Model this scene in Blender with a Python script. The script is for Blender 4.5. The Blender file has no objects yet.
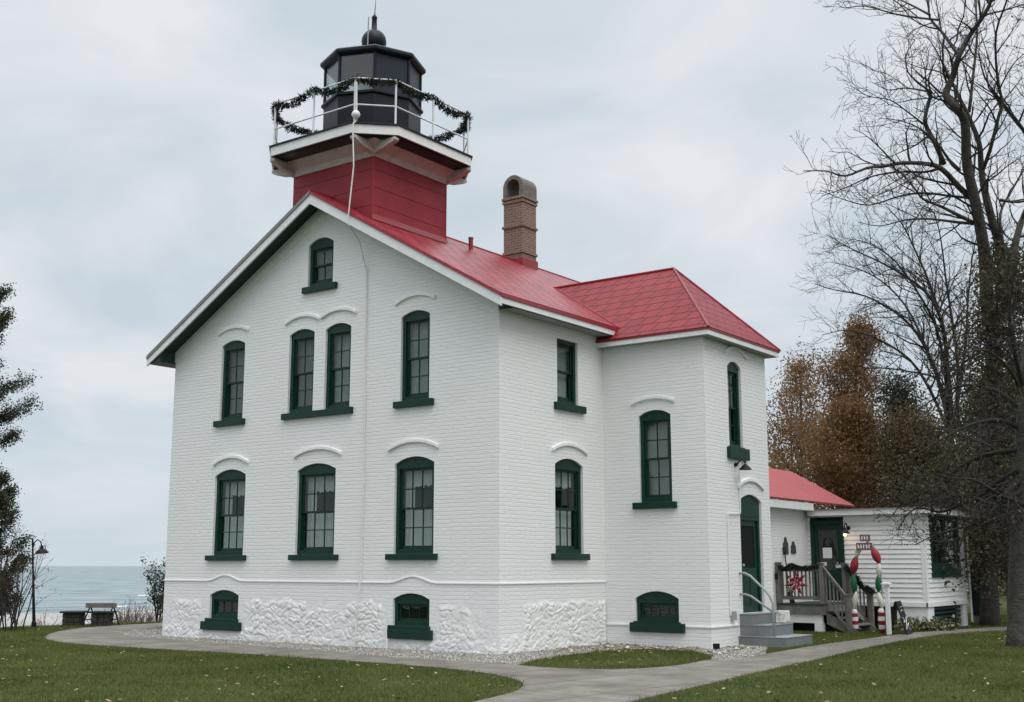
import bpy, bmesh, math, random
import numpy as np
from mathutils import Vector, Matrix
from mathutils.geometry import tessellate_polygon

SC = bpy.context.scene
COL = SC.collection
rad = math.radians

# ------------------------------------------------------------------ camera
FPX, PITCH, YAW = 1191.875, 0.1784, 0.6361
CAM = Vector((13.937, -18.448, 1.65))
FW = Vector((-math.sin(YAW) * math.cos(PITCH), math.cos(YAW) * math.cos(PITCH), math.sin(PITCH)))
RT = Vector((math.cos(YAW), math.sin(YAW), 0))
UP = RT.cross(FW)
cd = bpy.data.cameras.new('camera'); cam = bpy.data.objects.new('camera', cd); COL.objects.link(cam)
cd.sensor_width = 36; cd.lens = 36 * FPX / 1024; cd.clip_start = 0.1; cd.clip_end = 30000
cam.matrix_world = Matrix(((RT.x, UP.x, -FW.x, CAM.x), (RT.y, UP.y, -FW.y, CAM.y), (RT.z, UP.z, -FW.z, CAM.z), (0, 0, 0, 1)))
SC.camera = cam
SC.render.resolution_x, SC.render.resolution_y = 1024, 702

# ------------------------------------------------------------------ sky, sun, exposure
SUN_EL, SUN_AZ = rad(58), rad(112)      # azimuth from +Y towards +X
world = bpy.data.worlds.new('World'); SC.world = world; world.use_nodes = True
wn, wl = world.node_tree.nodes, world.node_tree.links
bg = wn['Background']; bg.inputs['Strength'].default_value = 0.1
sky = wn.new('ShaderNodeTexSky'); sky.sky_type = 'NISHITA'; sky.sun_disc = False
sky.sun_elevation = SUN_EL; sky.sun_rotation = SUN_AZ; sky.dust_density = 3
tc = wn.new('ShaderNodeTexCoord')
sep = wn.new('ShaderNodeSeparateXYZ'); wl.new(tc.outputs['Generated'], sep.inputs[0])
# clouds lie on a high flat layer: direction divided by its height
zc = wn.new('ShaderNodeMath'); zc.operation = 'MAXIMUM'; zc.inputs[1].default_value = 0.0; wl.new(sep.outputs['Z'], zc.inputs[0])
za = wn.new('ShaderNodeMath'); za.operation = 'ADD'; za.inputs[1].default_value = 0.22; wl.new(zc.outputs[0], za.inputs[0])
dx = wn.new('ShaderNodeMath'); dx.operation = 'DIVIDE'; wl.new(sep.outputs['X'], dx.inputs[0]); wl.new(za.outputs[0], dx.inputs[1])
dy = wn.new('ShaderNodeMath'); dy.operation = 'DIVIDE'; wl.new(sep.outputs['Y'], dy.inputs[0]); wl.new(za.outputs[0], dy.inputs[1])
cmb = wn.new('ShaderNodeCombineXYZ'); wl.new(dx.outputs[0], cmb.inputs[0]); wl.new(dy.outputs[0], cmb.inputs[1])
n1 = wn.new('ShaderNodeTexNoise'); n1.inputs['Scale'].default_value = 2.1; n1.inputs['Detail'].default_value = 6; n1.inputs['Roughness'].default_value = 0.5; n1.inputs['Distortion'].default_value = 0.5
wl.new(cmb.outputs[0], n1.inputs['Vector'])
rmp = wn.new('ShaderNodeValToRGB'); wl.new(n1.outputs['Fac'], rmp.inputs[0])
e = rmp.color_ramp.elements
e[0].position = 0.38; e[0].color = (5.0, 5.75, 6.3, 1)
e[1].position = 0.66; e[1].color = (6.9, 7.1, 7.35, 1)
# brighter towards the zenith as in an overcast sky
br = wn.new('ShaderNodeValToRGB'); wl.new(sep.outputs['Z'], br.inputs[0]); e = br.color_ramp.elements
e[0].position = 0.0; e[0].color = (.90, .90, .91, 1); e[1].position = 1.0; e[1].color = (3.1, 2.9, 2.75, 1)
e2 = br.color_ramp.elements.new(.46); e2.color = (.96, .95, .95, 1)
mul = wn.new('ShaderNodeMixRGB'); mul.blend_type = 'MULTIPLY'; mul.inputs[0].default_value = 1
wl.new(rmp.outputs[0], mul.inputs[1]); wl.new(br.outputs[0], mul.inputs[2])
# horizon haze band
hz = wn.new('ShaderNodeMapRange'); hz.inputs['From Min'].default_value = 0.0; hz.inputs['From Max'].default_value = 0.16
hz.inputs['To Min'].default_value = 0.8; hz.inputs['To Max'].default_value = 0.0; wl.new(sep.outputs['Z'], hz.inputs['Value'])
mh = wn.new('ShaderNodeMixRGB'); wl.new(hz.outputs[0], mh.inputs[0]); wl.new(mul.outputs[0], mh.inputs[1]); mh.inputs[2].default_value = (5.1, 5.8, 6.3, 1)
mx = wn.new('ShaderNodeMixRGB'); mx.inputs[0].default_value = 0.93
wl.new(sky.outputs[0], mx.inputs[1]); wl.new(mh.outputs[0], mx.inputs[2])
wl.new(mx.outputs[0], bg.inputs['Color'])
sl = bpy.data.lights.new('sun', 'SUN'); sl.energy = 1.15; sl.angle = rad(45); sl.color = (1.0, 0.97, 0.93)
so = bpy.data.objects.new('sun', sl); COL.objects.link(so)
sd = Vector((math.sin(SUN_AZ) * math.cos(SUN_EL), math.cos(SUN_AZ) * math.cos(SUN_EL), math.sin(SUN_EL)))
so.rotation_euler = sd.to_track_quat('Z', 'Y').to_euler()
SC.view_settings.view_transform = 'Standard'; SC.view_settings.look = 'None'
SC.view_settings.exposure = 0.35; SC.view_settings.gamma = 1; SC.view_settings.use_curve_mapping = False

# ------------------------------------------------------------------ helpers
rng = random.Random(7)
nrg = np.random.default_rng(7)

def onground(u, v, z=0.0):
    d = FW + RT * ((u - 512) / FPX) + UP * ((351 - v) / FPX)
    t = (z - CAM.z) / d.z
    return CAM + d * t

def atdepth(u, v, dep):
    return CAM + (FW + RT * ((u - 512) / FPX) + UP * ((351 - v) / FPX)) * dep

def tag(o, label=None, cat=None, group=None, kind=None):
    if label: o['label'] = label
    if cat: o['category'] = cat
    if group: o['group'] = group
    if kind: o['kind'] = kind
    return o

def thing(name, label, cat, loc=(0, 0, 0), group=None):
    o = bpy.data.objects.new(name, None); COL.objects.link(o); o.location = loc; o.empty_display_size = 0.2
    return tag(o, label, cat, group)

def wloc(o):
    v = Vector((0, 0, 0))
    while o: v += o.location; o = o.parent
    return v

def link(name, me, m, parent=None, bevel=0, smooth=False):
    if m is not None:
        for x in (m if isinstance(m, (list, tuple)) else [m]): me.materials.append(x)
    o = bpy.data.objects.new(name, me); COL.objects.link(o)
    if parent is not None:
        o.parent = parent
        off = wloc(parent)
        if off.length > 1e-9: me.transform(Matrix.Translation(-off))
    if smooth:
        me.polygons.foreach_set('use_smooth', [True] * len(me.polygons))
    if bevel:
        b = o.modifiers.new('bevel', 'BEVEL'); b.width = bevel; b.segments = 2; b.limit_method = 'ANGLE'; b.angle_limit = rad(40)
    return o

class Frame:
    def __init__(s, o, u, n): s.o, s.u, s.n = Vector(o), Vector(u).normalized(), Vector(n).normalized()
    def p(s, u, z, d=0.0): return s.o + s.u * u + s.n * d + Vector((0, 0, z))
WF = Frame((0, 0, 0), (1, 0, 0), (0, -1, 0))          # plain world frame: u = x, d = -y

class MB:
    """collects shapes for ONE mesh object"""
    def __init__(s): s.v = []; s.f = []; s.mi = []
    def add(s, vs, fs, mi=0):
        b = len(s.v); s.v.extend([tuple(x) for x in vs]); s.f.extend([tuple(i + b for i in f) for f in fs]); s.mi.extend([mi] * len(fs)); return s
    def box(s, F, u0, u1, z0, z1, d0, d1, mi=0):
        P = [F.p(u, z, d) for d in (d0, d1) for z in (z0, z1) for u in (u0, u1)]
        return s.add(P, [(0, 1, 3, 2), (5, 4, 6, 7), (4, 5, 1, 0), (2, 3, 7, 6), (4, 0, 2, 6), (1, 5, 7, 3)], mi)
    def wbox(s, x0, x1, y0, y1, z0, z1, mi=0): return s.box(WF, x0, x1, z0, z1, -y0, -y1, mi)
    def prism(s, F, pts, d0, d1, mi=0):
        n = len(pts); P = [F.p(u, z, d0) for u, z in pts] + [F.p(u, z, d1) for u, z in pts]
        return s.add(P, [tuple(range(n)), tuple(range(2 * n - 1, n - 1, -1))] + [(i, i + n, (i + 1) % n + n, (i + 1) % n) for i in range(n)], mi)
    def hull(s, A, B, mi=0):
        n = len(A)
        return s.add(list(A) + list(B), [tuple(range(n)), tuple(range(2 * n - 1, n - 1, -1))] + [(i, i + n, (i + 1) % n + n, (i + 1) % n) for i in range(n)], mi)
    def tube(s, pts, rs, k=8, cap=True, mi=0):
        pts = [Vector(p) for p in pts]
        if not isinstance(rs, (list, tuple)): rs = [rs] * len(pts)
        b = len(s.v); n = len(pts); ref = None
        for i, p in enumerate(pts):
            t = (pts[min(i + 1, n - 1)] - pts[max(i - 1, 0)])
            if t.length < 1e-9: t = Vector((0, 0, 1))
            t.normalize()
            if ref is None: ref = Vector((1, 0, 0)) if abs(t.x) < 0.8 else Vector((0, 1, 0))
            a = t.cross(ref); 
            if a.length < 1e-6: a = t.cross(Vector((0.3, 0.7, 0.2)))
            a.normalize(); c = a.cross(t); ref = c if False else ref
            for j in range(k):
                th = 2 * math.pi * j / k
                s.v.append(tuple(p + (a * math.cos(th) + c * math.sin(th)) * rs[i]))
        for i in range(n - 1):
            for j in range(k):
                s.f.append((b + i * k + j, b + i * k + (j + 1) % k, b + (i + 1) * k + (j + 1) % k, b + (i + 1) * k + j)); s.mi.append(mi)
        if cap:
            s.f.append(tuple(b + j for j in range(k))[::-1]); s.f.append(tuple(b + (n - 1) * k + j for j in range(k))); s.mi += [mi, mi]
        return s
    def lathe(s, c, prof, k=24, mi=0, phase=0.0):
        c = Vector(c); b = len(s.v); n = len(prof)
        for r, z in prof:
            for j in range(k):
                th = phase + 2 * math.pi * j / k
                s.v.append((c.x + r * math.cos(th), c.y + r * math.sin(th), c.z + z))
        for i in range(n - 1):
            for j in range(k):
                s.f.append((b + i * k + j, b + i * k + (j + 1) % k, b + (i + 1) * k + (j + 1) % k, b + (i + 1) * k + j)); s.mi.append(mi)
        s.f.append(tuple(b + j for j in range(k))[::-1]); s.f.append(tuple(b + (n - 1) * k + j for j in range(k))); s.mi += [mi, mi]
        return s
    def mesh(s, name):
        me = bpy.data.meshes.new(name); me.from_pydata(s.v, [], s.f)
        if any(s.mi): me.polygons.foreach_set('material_index', s.mi)
        return me
    def build(s, name, m, parent=None, bevel=0, smooth=False, fix=True):
        me = s.mesh(name)
        if fix:
            bm = bmesh.new(); bm.from_mesh(me); bmesh.ops.recalc_face_normals(bm, faces=bm.faces[:]); bm.to_mesh(me); bm.free()
        return link(name, me, m, parent, bevel, smooth)

def quadmesh(V, F):
    """fast mesh from numpy arrays, all faces with the same corner count"""
    me = bpy.data.meshes.new('m'); k = F.shape[1]
    me.vertices.add(len(V)); me.vertices.foreach_set('co', V.astype(np.float32).ravel())
    me.loops.add(F.size); me.loops.foreach_set('vertex_index', F.astype(np.int32).ravel())
    me.polygons.add(len(F)); me.polygons.foreach_set('loop_start', np.arange(len(F), dtype=np.int32) * k)
    me.polygons.foreach_set('loop_total', np.full(len(F), k, dtype=np.int32))
    me.update(calc_edges=True); me.validate()
    return me

# ------------------------------------------------------------------ materials
def newmat(name):
    m = bpy.data.materials.new(name); m.use_nodes = True
    nt = m.node_tree; return m, nt, nt.nodes['Principled BSDF']

def mat(name, col, rough=0.6, var=0.0, vscale=3.0, bump=0.0, bscale=30.0, metal=0.0, spec=0.5, col2=None, detail=5, island=0.0, bdist=0.01):
    m, nt, p = newmat(name)
    p.inputs['Roughness'].default_value = rough; p.inputs['Metallic'].default_value = metal
    p.inputs['Specular IOR Level'].default_value = spec
    p.inputs['Base Color'].default_value = (*col, 1)
    c = nt.nodes.new('ShaderNodeTexCoord')
    out = None
    if var or col2:
        n = nt.nodes.new('ShaderNodeTexNoise'); n.inputs['Scale'].default_value = vscale; n.inputs['Detail'].default_value = detail
        n.inputs['Roughness'].default_value = 0.6
        nt.links.new(c.outputs['Object'], n.inputs['Vector'])
        r = nt.nodes.new('ShaderNodeValToRGB'); nt.links.new(n.outputs['Fac'], r.inputs[0])
        a = tuple(x * (1 - var) for x in col); b = col2 if col2 else tuple(min(1, x * (1 + var)) for x in col)
        r.color_ramp.elements[0].position = 0.33; r.color_ramp.elements[0].color = (*a, 1)
        r.color_ramp.elements[1].position = 0.67; r.color_ramp.elements[1].color = (*b, 1)
        out = r.outputs[0]
    if island:
        g = nt.nodes.new('ShaderNodeNewGeometry')
        h = nt.nodes.new('ShaderNodeHueSaturation')
        mr = nt.nodes.new('ShaderNodeMapRange'); nt.links.new(g.outputs['Random Per Island'], mr.inputs['Value'])
        mr.inputs['To Min'].default_value = 1 - island; mr.inputs['To Max'].default_value = 1 + island
        nt.links.new(mr.outputs[0], h.inputs['Value'])
        if out: nt.links.new(out, h.inputs['Color'])
        else: h.inputs['Color'].default_value = (*col, 1)
        out = h.outputs[0]
    if out: nt.links.new(out, p.inputs['Base Color'])
    if bump:
        n = nt.nodes.new('ShaderNodeTexNoise'); n.inputs['Scale'].default_value = bscale; n.inputs['Detail'].default_value = 6
        nt.links.new(c.outputs['Object'], n.inputs['Vector'])
        b = nt.nodes.new('ShaderNodeBump'); b.inputs['Strength'].default_value = bump; b.inputs['Distance'].default_value = bdist
        nt.links.new(n.outputs['Fac'], b.inputs['Height']); nt.links.new(b.outputs[0], p.inputs['Normal'])
    return m

def brickmat(name, c1, c2, mortar, bw=0.21, rh=0.07, ms=0.008, strength=0.6, dist=0.008, rough=0.6, uv=False, nb=0.4, stain=None, offset=0.5, spec=0.5):
    """bricks or shingles running along x+y (walls) or the UV map (roofs)"""
    m, nt, p = newmat(name); L = nt.links.new
    c = nt.nodes.new('ShaderNodeTexCoord')
    if uv: vec = c.outputs['UV']
    else:
        s = nt.nodes.new('ShaderNodeSeparateXYZ'); L(c.outputs['Object'], s.inputs[0])
        a = nt.nodes.new('ShaderNodeMath'); a.operation = 'ADD'; L(s.outputs['X'], a.inputs[0]); L(s.outputs['Y'], a.inputs[1])
        cb = nt.nodes.new('ShaderNodeCombineXYZ'); L(a.outputs[0], cb.inputs[0]); L(s.outputs['Z'], cb.inputs[1]); vec = cb.outputs[0]
    # slightly wavering courses
    nz = nt.nodes.new('ShaderNodeTexNoise'); nz.inputs['Scale'].default_value = 4.5; nz.inputs['Detail'].default_value = 5; L(vec, nz.inputs['Vector'])
    sb = nt.nodes.new('ShaderNodeVectorMath'); sb.operation = 'SCALE'; sb.inputs['Scale'].default_value = 0.034 if not uv else 0.012
    L(nz.outputs['Color'], sb.inputs[0])
    ad = nt.nodes.new('ShaderNodeVectorMath'); ad.operation = 'ADD'; L(vec, ad.inputs[0]); L(sb.outputs[0], ad.inputs[1])
    b = nt.nodes.new('ShaderNodeTexBrick'); L(ad.outputs[0], b.inputs['Vector'])
    b.offset = offset
    b.inputs['Scale'].default_value = 1; b.inputs['Brick Width'].default_value = bw; b.inputs['Row Height'].default_value = rh
    b.inputs['Mortar Size'].default_value = ms; b.inputs['Mortar Smooth'].default_value = 0.5; b.inputs['Bias'].default_value = 0
    b.inputs['Color1'].default_value = (*c1, 1); b.inputs['Color2'].default_value = (*c2, 1); b.inputs['Mortar'].default_value = (*mortar, 1)
    colo = b.outputs['Color']
    n2 = nt.nodes.new('ShaderNodeTexNoise'); n2.inputs['Scale'].default_value = 26; n2.inputs['Detail'].default_value = 5
    n2.inputs['Roughness'].default_value = 0.65
    mp = nt.nodes.new('ShaderNodeMapping'); mp.inputs['Scale'].default_value = (0.35, 1.0, 1.0); L(vec, mp.inputs['Vector']); L(mp.outputs[0], n2.inputs['Vector'])
    if stain:
        n3 = nt.nodes.new('ShaderNodeTexNoise'); n3.inputs['Scale'].default_value = stain[1]; n3.inputs['Detail'].default_value = 8; n3.inputs['Roughness'].default_value = 0.65
        mp3 = nt.nodes.new('ShaderNodeMapping'); mp3.inputs['Scale'].default_value = (1, stain[2], 1); L(vec, mp3.inputs['Vector']); L(mp3.outputs[0], n3.inputs['Vector'])
        r3 = nt.nodes.new('ShaderNodeMapRange'); r3.inputs['From Min'].default_value = 0.45; r3.inputs['From Max'].default_value = 0.8
        r3.inputs['To Max'].default_value = stain[0]; L(n3.outputs['Fac'], r3.inputs['Value'])
        mm = nt.nodes.new('ShaderNodeMixRGB'); L(r3.outputs[0], mm.inputs[0]); L(colo, mm.inputs[1]); mm.inputs[2].default_value = (*stain[3], 1); colo = mm.outputs[0]
    L(colo, p.inputs['Base Color']); p.inputs['Roughness'].default_value = rough; p.inputs['Specular IOR Level'].default_value = spec
    iv = nt.nodes.new('ShaderNodeMath'); iv.operation = 'SUBTRACT'; iv.inputs[0].default_value = 1; L(b.outputs['Fac'], iv.inputs[1])
    ma = nt.nodes.new('ShaderNodeMath'); ma.operation = 'MULTIPLY_ADD'; ma.inputs[1].default_value = nb; L(n2.outputs['Fac'], ma.inputs[0]); L(iv.outputs[0], ma.inputs[2])
    bp = nt.nodes.new('ShaderNodeBump'); bp.inputs['Strength'].default_value = strength; bp.inputs['Distance'].default_value = dist
    L(ma.outputs[0], bp.inputs['Height']); L(bp.outputs[0], p.inputs['Normal'])
    return m

def glassmat(name, tint, fac=0.0, rough=0.02):
    m, nt, p = newmat(name); nt.nodes.remove(p)
    out = nt.nodes['Material Output']
    t = nt.nodes.new('ShaderNodeBsdfTransparent'); t.inputs[0].default_value = (*tint, 1)
    g = nt.nodes.new('ShaderNodeBsdfGlossy'); g.inputs['Roughness'].default_value = rough
    ge = nt.nodes.new('ShaderNodeNewGeometry'); dt = nt.nodes.new('ShaderNodeVectorMath'); dt.operation = 'DOT_PRODUCT'; nt.links.new(ge.outputs['Normal'], dt.inputs[0]); nt.links.new(ge.outputs['Incoming'], dt.inputs[1])
    ab = nt.nodes.new('ShaderNodeMath'); ab.operation = 'ABSOLUTE'; nt.links.new(dt.outputs['Value'], ab.inputs[0])
    om = nt.nodes.new('ShaderNodeMath'); om.operation = 'SUBTRACT'; om.inputs[0].default_value = 1; nt.links.new(ab.outputs[0], om.inputs[1])
    pw = nt.nodes.new('ShaderNodeMath'); pw.operation = 'POWER'; pw.inputs[1].default_value = 5; nt.links.new(om.outputs[0], pw.inputs[0])
    a = nt.nodes.new('ShaderNodeMath'); a.operation = 'MULTIPLY_ADD'; a.inputs[1].default_value = .9; a.inputs[2].default_value = .04 + fac; nt.links.new(pw.outputs[0], a.inputs[0])
    c = nt.nodes.new('ShaderNodeTexCoord'); n = nt.nodes.new('ShaderNodeTexNoise'); n.inputs['Scale'].default_value = 2.5; nt.links.new(c.outputs['Object'], n.inputs['Vector'])
    b = nt.nodes.new('ShaderNodeBump'); b.inputs['Strength'].default_value = 0.06; b.inputs['Distance'].default_value = 0.02; nt.links.new(n.outputs[0], b.inputs['Height'])
    nt.links.new(b.outputs[0], g.inputs['Normal'])
    mixs = nt.nodes.new('ShaderNodeMixShader'); nt.links.new(a.outputs[0], mixs.inputs[0]); nt.links.new(t.outputs[0], mixs.inputs[1]); nt.links.new(g.outputs[0], mixs.inputs[2])
    nt.links.new(mixs.outputs[0], out.inputs[0])
    return m

M = {}
M['white_brick'] = brickmat('white_brick', (.80, .805, .80), (.785, .79, .785), (.765, .77, .762), 0.34, 0.078, 0.010, 0.62, 0.009, 0.5, nb=1.3, stain=(.20, 0.9, 1.0, (.70, .70, .68)))
M['white_stone'] = mat('white_stone', (.76, .765, .755), 0.6, 0.07, 5, 0.35, 60)
M['white_paint'] = mat('white_paint', (.80, .81, .80), 0.45, 0.04, 4, 0.1, 60)
M['white_trim'] = mat('white_trim', (.76, .77, .77), 0.5, 0.06, 5, 0.15, 30)
M['pink_trim'] = mat('pink_trim', (.47, .42, .42), 0.55, 0.12, 4, 0.2, 30)
M['green'] = mat('green_paint', (.005, .033, .023), 0.4, 0.15, 8, 0.1, 50, spec=.25)
M['green_dark'] = mat('soffit_green', (.007, .028, .025), 0.6, 0.1, 4, 0.1, 30)
M['curtain'] = mat('curtain', (.62, .64, .63), 0.9, 0.06, 8)
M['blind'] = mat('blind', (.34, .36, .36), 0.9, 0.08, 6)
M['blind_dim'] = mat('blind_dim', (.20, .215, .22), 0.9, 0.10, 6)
M['room_shade'] = mat('room_shade', (.035, .037, .037), 0.9, 0.1, 3)  # near-black colour stands in for unlit rooms behind the openings
M['glass'] = glassmat('window_glass', (.86, .9, .89), 0.0)
M['roof'] = brickmat('roof_shingle', (.38, .038, .050), (.24, .020, .032), (.06, .008, .012), 0.46, 0.33, 0.028, 1.0, 0.02, 0.34, uv=True, nb=0.25, spec=.32, stain=(.28, 0.7, 1.0, (.36, .075, .085)))
M['roof_wing'] = brickmat('wing_shingle', (.27, .022, .034), (.22, .018, .029), (.06, .008, .012), 0.38, 0.27, 0.016, 0.9, 0.016, 0.42, uv=True, nb=0.2, spec=.2, stain=(.25, 0.9, 1.0, (.30, .045, .055)))
M['roof_annex'] = brickmat('annex_shingle', (.42, .085, .095), (.37, .07, .08), (.2, .04, .04), 0.25, 0.12, 0.008, 0.4, 0.01, 0.6, uv=True, nb=0.4, stain=(.4, 1.5, 1.0, (.42, .13, .13)))
M['soffit_shade_grey'] = mat('soffit_shade_grey', (.24, .26, .25), 0.6, 0.1, 5)  # darker grey puts the shade under right and wing eaves into the colour
M['grey_edge'] = mat('grey_edge', (.20, .19, .19), 0.5, 0.1, 5)
M['red_edge'] = mat('red_edge', (.26, .022, .032), 0.35, 0.1, 5)
M['tower_red'] = mat('tower_red', (.27, .018, .032), 0.5, 0.16, 1.4, 0.25, 12, col2=(.32, .030, .044), spec=.3)
M['black_iron'] = mat('black_iron', (.011, .015, .021), 0.42, 0.2, 3, 0.1, 20, spec=.22)
M['navy'] = mat('navy_panel', (.016, .023, .034), 0.4, 0.12, 2, spec=.25)
M['lantern_glass'] = glassmat('lantern_glass', (.84, .88, .88), 0.04)
M['white_iron'] = mat('white_iron', (.70, .72, .72), 0.4, 0.06, 6)
M['grey_iron'] = mat('grey_iron', (.30, .32, .33), 0.4, 0.1, 6)
M['brick'] = brickmat('red_brick', (.22, .135, .10), (.165, .10, .075), (.26, .22, .185), 0.21, 0.072, 0.012, 0.6, 0.008, 0.85, nb=0.5)
M['concrete_cap'] = mat('concrete_cap', (.15, .14, .125), 0.85, 0.2, 6, 0.5, 30)
M['path'] = None
M['step_grey'] = mat('step_grey', (.165, .18, .187), 0.6, 0.12, 3, 0.25, 25)
M['step_top'] = mat('step_top', (.27, .285, .29), 0.65, 0.12, 3, 0.25, 25)
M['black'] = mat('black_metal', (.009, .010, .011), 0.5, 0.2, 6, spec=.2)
M['grey_wood'] = mat('grey_wood', (.155, .145, .13), 0.85, 0.25, 5, 0.4, 40)
M['deck_green'] = mat('deck_green', (.02, .04, .03), 0.7, 0.2, 5)
M['bark_grey'] = mat('bark_grey', (.072, .066, .057), 0.95, 0.35, 5, 1.0, 22, bdist=0.04)
M['bark'] = mat('bark', (.058, .052, .045), 0.95, 0.35, 5, 1.0, 22, bdist=0.04)
M['twig'] = mat('twig', (.022, .019, .017), 0.9, 0.2, 4)
M['twig_pale'] = mat('twig_pale', (.048, .042, .038), 0.9, 0.2, 4)
M['twig_red'] = mat('twig_red', (.13, .085, .072), 0.9, 0.3, 4)
M['leaf_rust'] = mat('leaf_rust', (.28, .118, .045), 0.7, 0.35, 0.35, col2=(.23, .15, .065), island=0.5)
M['leaf_ivy'] = mat('leaf_ivy', (.060, .062, .034), 0.7, 0.35, 0.8, col2=(.095, .082, .045), island=0.5)
M['leaf_dark'] = mat('leaf_dark', (.034, .045, .024), 0.6, 0.35, 0.7, col2=(.060, .060, .03), island=0.5)
M['leaf_cedar'] = mat('leaf_cedar', (.048, .062, .032), 0.65, 0.35, 1.2, col2=(.075, .080, .042), island=0.5)
M['leaf_brown'] = mat('leaf_brown', (.19, .12, .055), 0.8, 0.35, 0.5, col2=(.13, .11, .06), island=0.5)
M['grass_blade'] = mat('grass_blade', (.105, .145, .032), 0.7, 0.30, 0.5, col2=(.165, .178, .052), island=0.4, spec=.2)
M['dead_leaf'] = mat('dead_leaf', (.24, .16, .08), 0.8, 0.4, 3, col2=(.33, .27, .15), island=0.6)
M['pebble'] = mat('pebble', (.36, .342, .31), 0.85, 0.2, 9, col2=(.44, .42, .39), island=0.5)
M['red_plastic'] = mat('red_plastic', (.27, .016, .026), 0.6, 0.3, 9, .3, 30, spec=.3)
M['green_plastic'] = mat('green_plastic', (.010, .10, .042), 0.6, 0.3, 9, .3, 30, spec=.3)
M['cream'] = mat('cream', (.62, .60, .52), 0.55, 0.12, 6)
M['garland'] = mat('garland_needle', (.012, .026, .016), 0.7, 0.3, 9, island=0.5)
M['rock'] = mat('rock', (.038, .036, .033), 0.95, 0.4, 8, 0.8, 18)
M['slate'] = mat('slate_blue', (.030, .036, .045), 0.6, 0.1, 4)
M['paper'] = mat('paper', (.72, .74, .73), 0.8, 0.03, 10)

for k_, m_ in list(M.items()):
    if k_.startswith('leaf_') or k_ == 'grass_blade':
        nt_ = m_.node_tree; p_ = nt_.nodes['Principled BSDF']; o_ = nt_.nodes['Material Output']
        t_ = nt_.nodes.new('ShaderNodeBsdfTranslucent'); x_ = nt_.nodes.new('ShaderNodeMixShader'); x_.inputs[0].default_value = .4
        src = p_.inputs['Base Color'].links
        if src: nt_.links.new(src[0].from_socket, t_.inputs[0])
        nt_.links.new(p_.outputs[0], x_.inputs[1]); nt_.links.new(t_.outputs[0], x_.inputs[2]); nt_.links.new(x_.outputs[0], o_.inputs[0])

# ------------------------------------------------------------------ dimensions of the house
W, D1, PX, D2 = 10.03, 3.82, 2.50, 6.86
BACK = 10.6
RX, RZ, SL = -4.95, 9.93, 0.572
EOX, EOY = 0.42, 0.52
G = Frame((0, 0, 0), (1, 0, 0), (0, -1, 0))
S = Frame((0, 0, 0), (0, 1, 0), (1, 0, 0))
WFR = Frame((0, D1, 0), (1, 0, 0), (0, -1, 0))
WE = Frame((PX, 0, 0), (0, 1, 0), (1, 0, 0))
def roofz(x): return RZ - SL * abs(x - RX)

def arc(u0, u1, zs, zt, n=14):
    """points of the segmental arch from (u1,zs) over the top to (u0,zs)"""
    h = zt - zs; w = (u1 - u0) / 2; um = (u0 + u1) / 2
    if h < 1e-4: return [(u1, zs), (u0, zs)]
    R = (w * w + h * h) / (2 * h); a = math.asin(min(1, w / R)); zc = zt - R
    return [(um + R * math.sin(a - 2 * a * i / n), zc + R * math.cos(a - 2 * a * i / n)) for i in range(n + 1)]

def opening(u0, u1, zb, zs, zt): return [(u0, zb), (u1, zb)] + arc(u0, u1, zs, zt)

def wall_sheet(mb, F, outer, holes, depth=0.2, d=0.0):
    polys = [[Vector((u, z, 0)) for u, z in outer]] + [[Vector((u, z, 0)) for u, z in h] for h in holes]
    flat = [p for pl in polys for p in pl]
    mb.add([F.p(p.x, p.y, d) for p in flat], [tuple(t) for t in tessellate_polygon(polys)])
    for h in holes:
        n = len(h)
        mb.add([F.p(u, z, d) for u, z in h] + [F.p(u, z, d - depth) for u, z in h], [(i, (i + 1) % n, (i + 1) % n + n, i + n) for i in range(n)])

# ================================================================== SETTING
# ground
def crest(x, y): return -16.3 + 0.10 * (y - 1)
def groundz(x, y):
    t = np.clip((crest(x, y) - x) / 7.0, 0, 1); t = t * t * (3 - 2 * t)
    t2 = np.clip((crest(x, y) - 7 - x) / 52.0, 0, 1.6)
    return -1.15 * t - 0.85 * t2
xs = np.concatenate([[-3000, -800, -300, -150, -100, -80], np.arange(-70, -24, 2.0), np.arange(-24, -8, 0.4), np.arange(-8, 40, 2.0), [60, 90, 150, 400, 1500]])
ys = np.concatenate([[-1500, -400, -150, -70], np.arange(-40, -8, 3.0), np.arange(-8, 30, 0.8), np.arange(30, 110, 4.0), [130, 180, 300, 700, 2500, 8000]])
X, Y = np.meshgrid(xs, ys, indexing='ij'); Zg = groundz(X, Y)
V = np.stack([X, Y, Zg], -1).reshape(-1, 3); nx, ny = X.shape
I = np.arange(nx * ny).reshape(nx, ny)
Fq = np.stack([I[:-1, :-1], I[1:, :-1], I[1:, 1:], I[:-1, 1:]], -1).reshape(-1, 4)
m, nt, p = newmat('lawn_and_beach'); L = nt.links.new
c = nt.nodes.new('ShaderNodeTexCoord')
na = nt.nodes.new('ShaderNodeTexNoise'); na.inputs['Scale'].default_value = 0.6; na.inputs['Detail'].default_value = 8; na.inputs['Roughness'].default_value = 0.7; L(c.outputs['Object'], na.inputs['Vector'])
nb_ = nt.nodes.new('ShaderNodeTexNoise'); nb_.inputs['Scale'].default_value = 40; nb_.inputs['Detail'].default_value = 5; L(c.outputs['Object'], nb_.inputs['Vector'])
ra = nt.nodes.new('ShaderNodeValToRGB'); L(na.outputs['Fac'], ra.inputs[0])
ra.color_ramp.elements[0].position = .35; ra.color_ramp.elements[0].color = (.036, .060, .016, 1); ra.color_ramp.elements[1].position = .68; ra.color_ramp.elements[1].color = (.066, .080, .026, 1)
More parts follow.
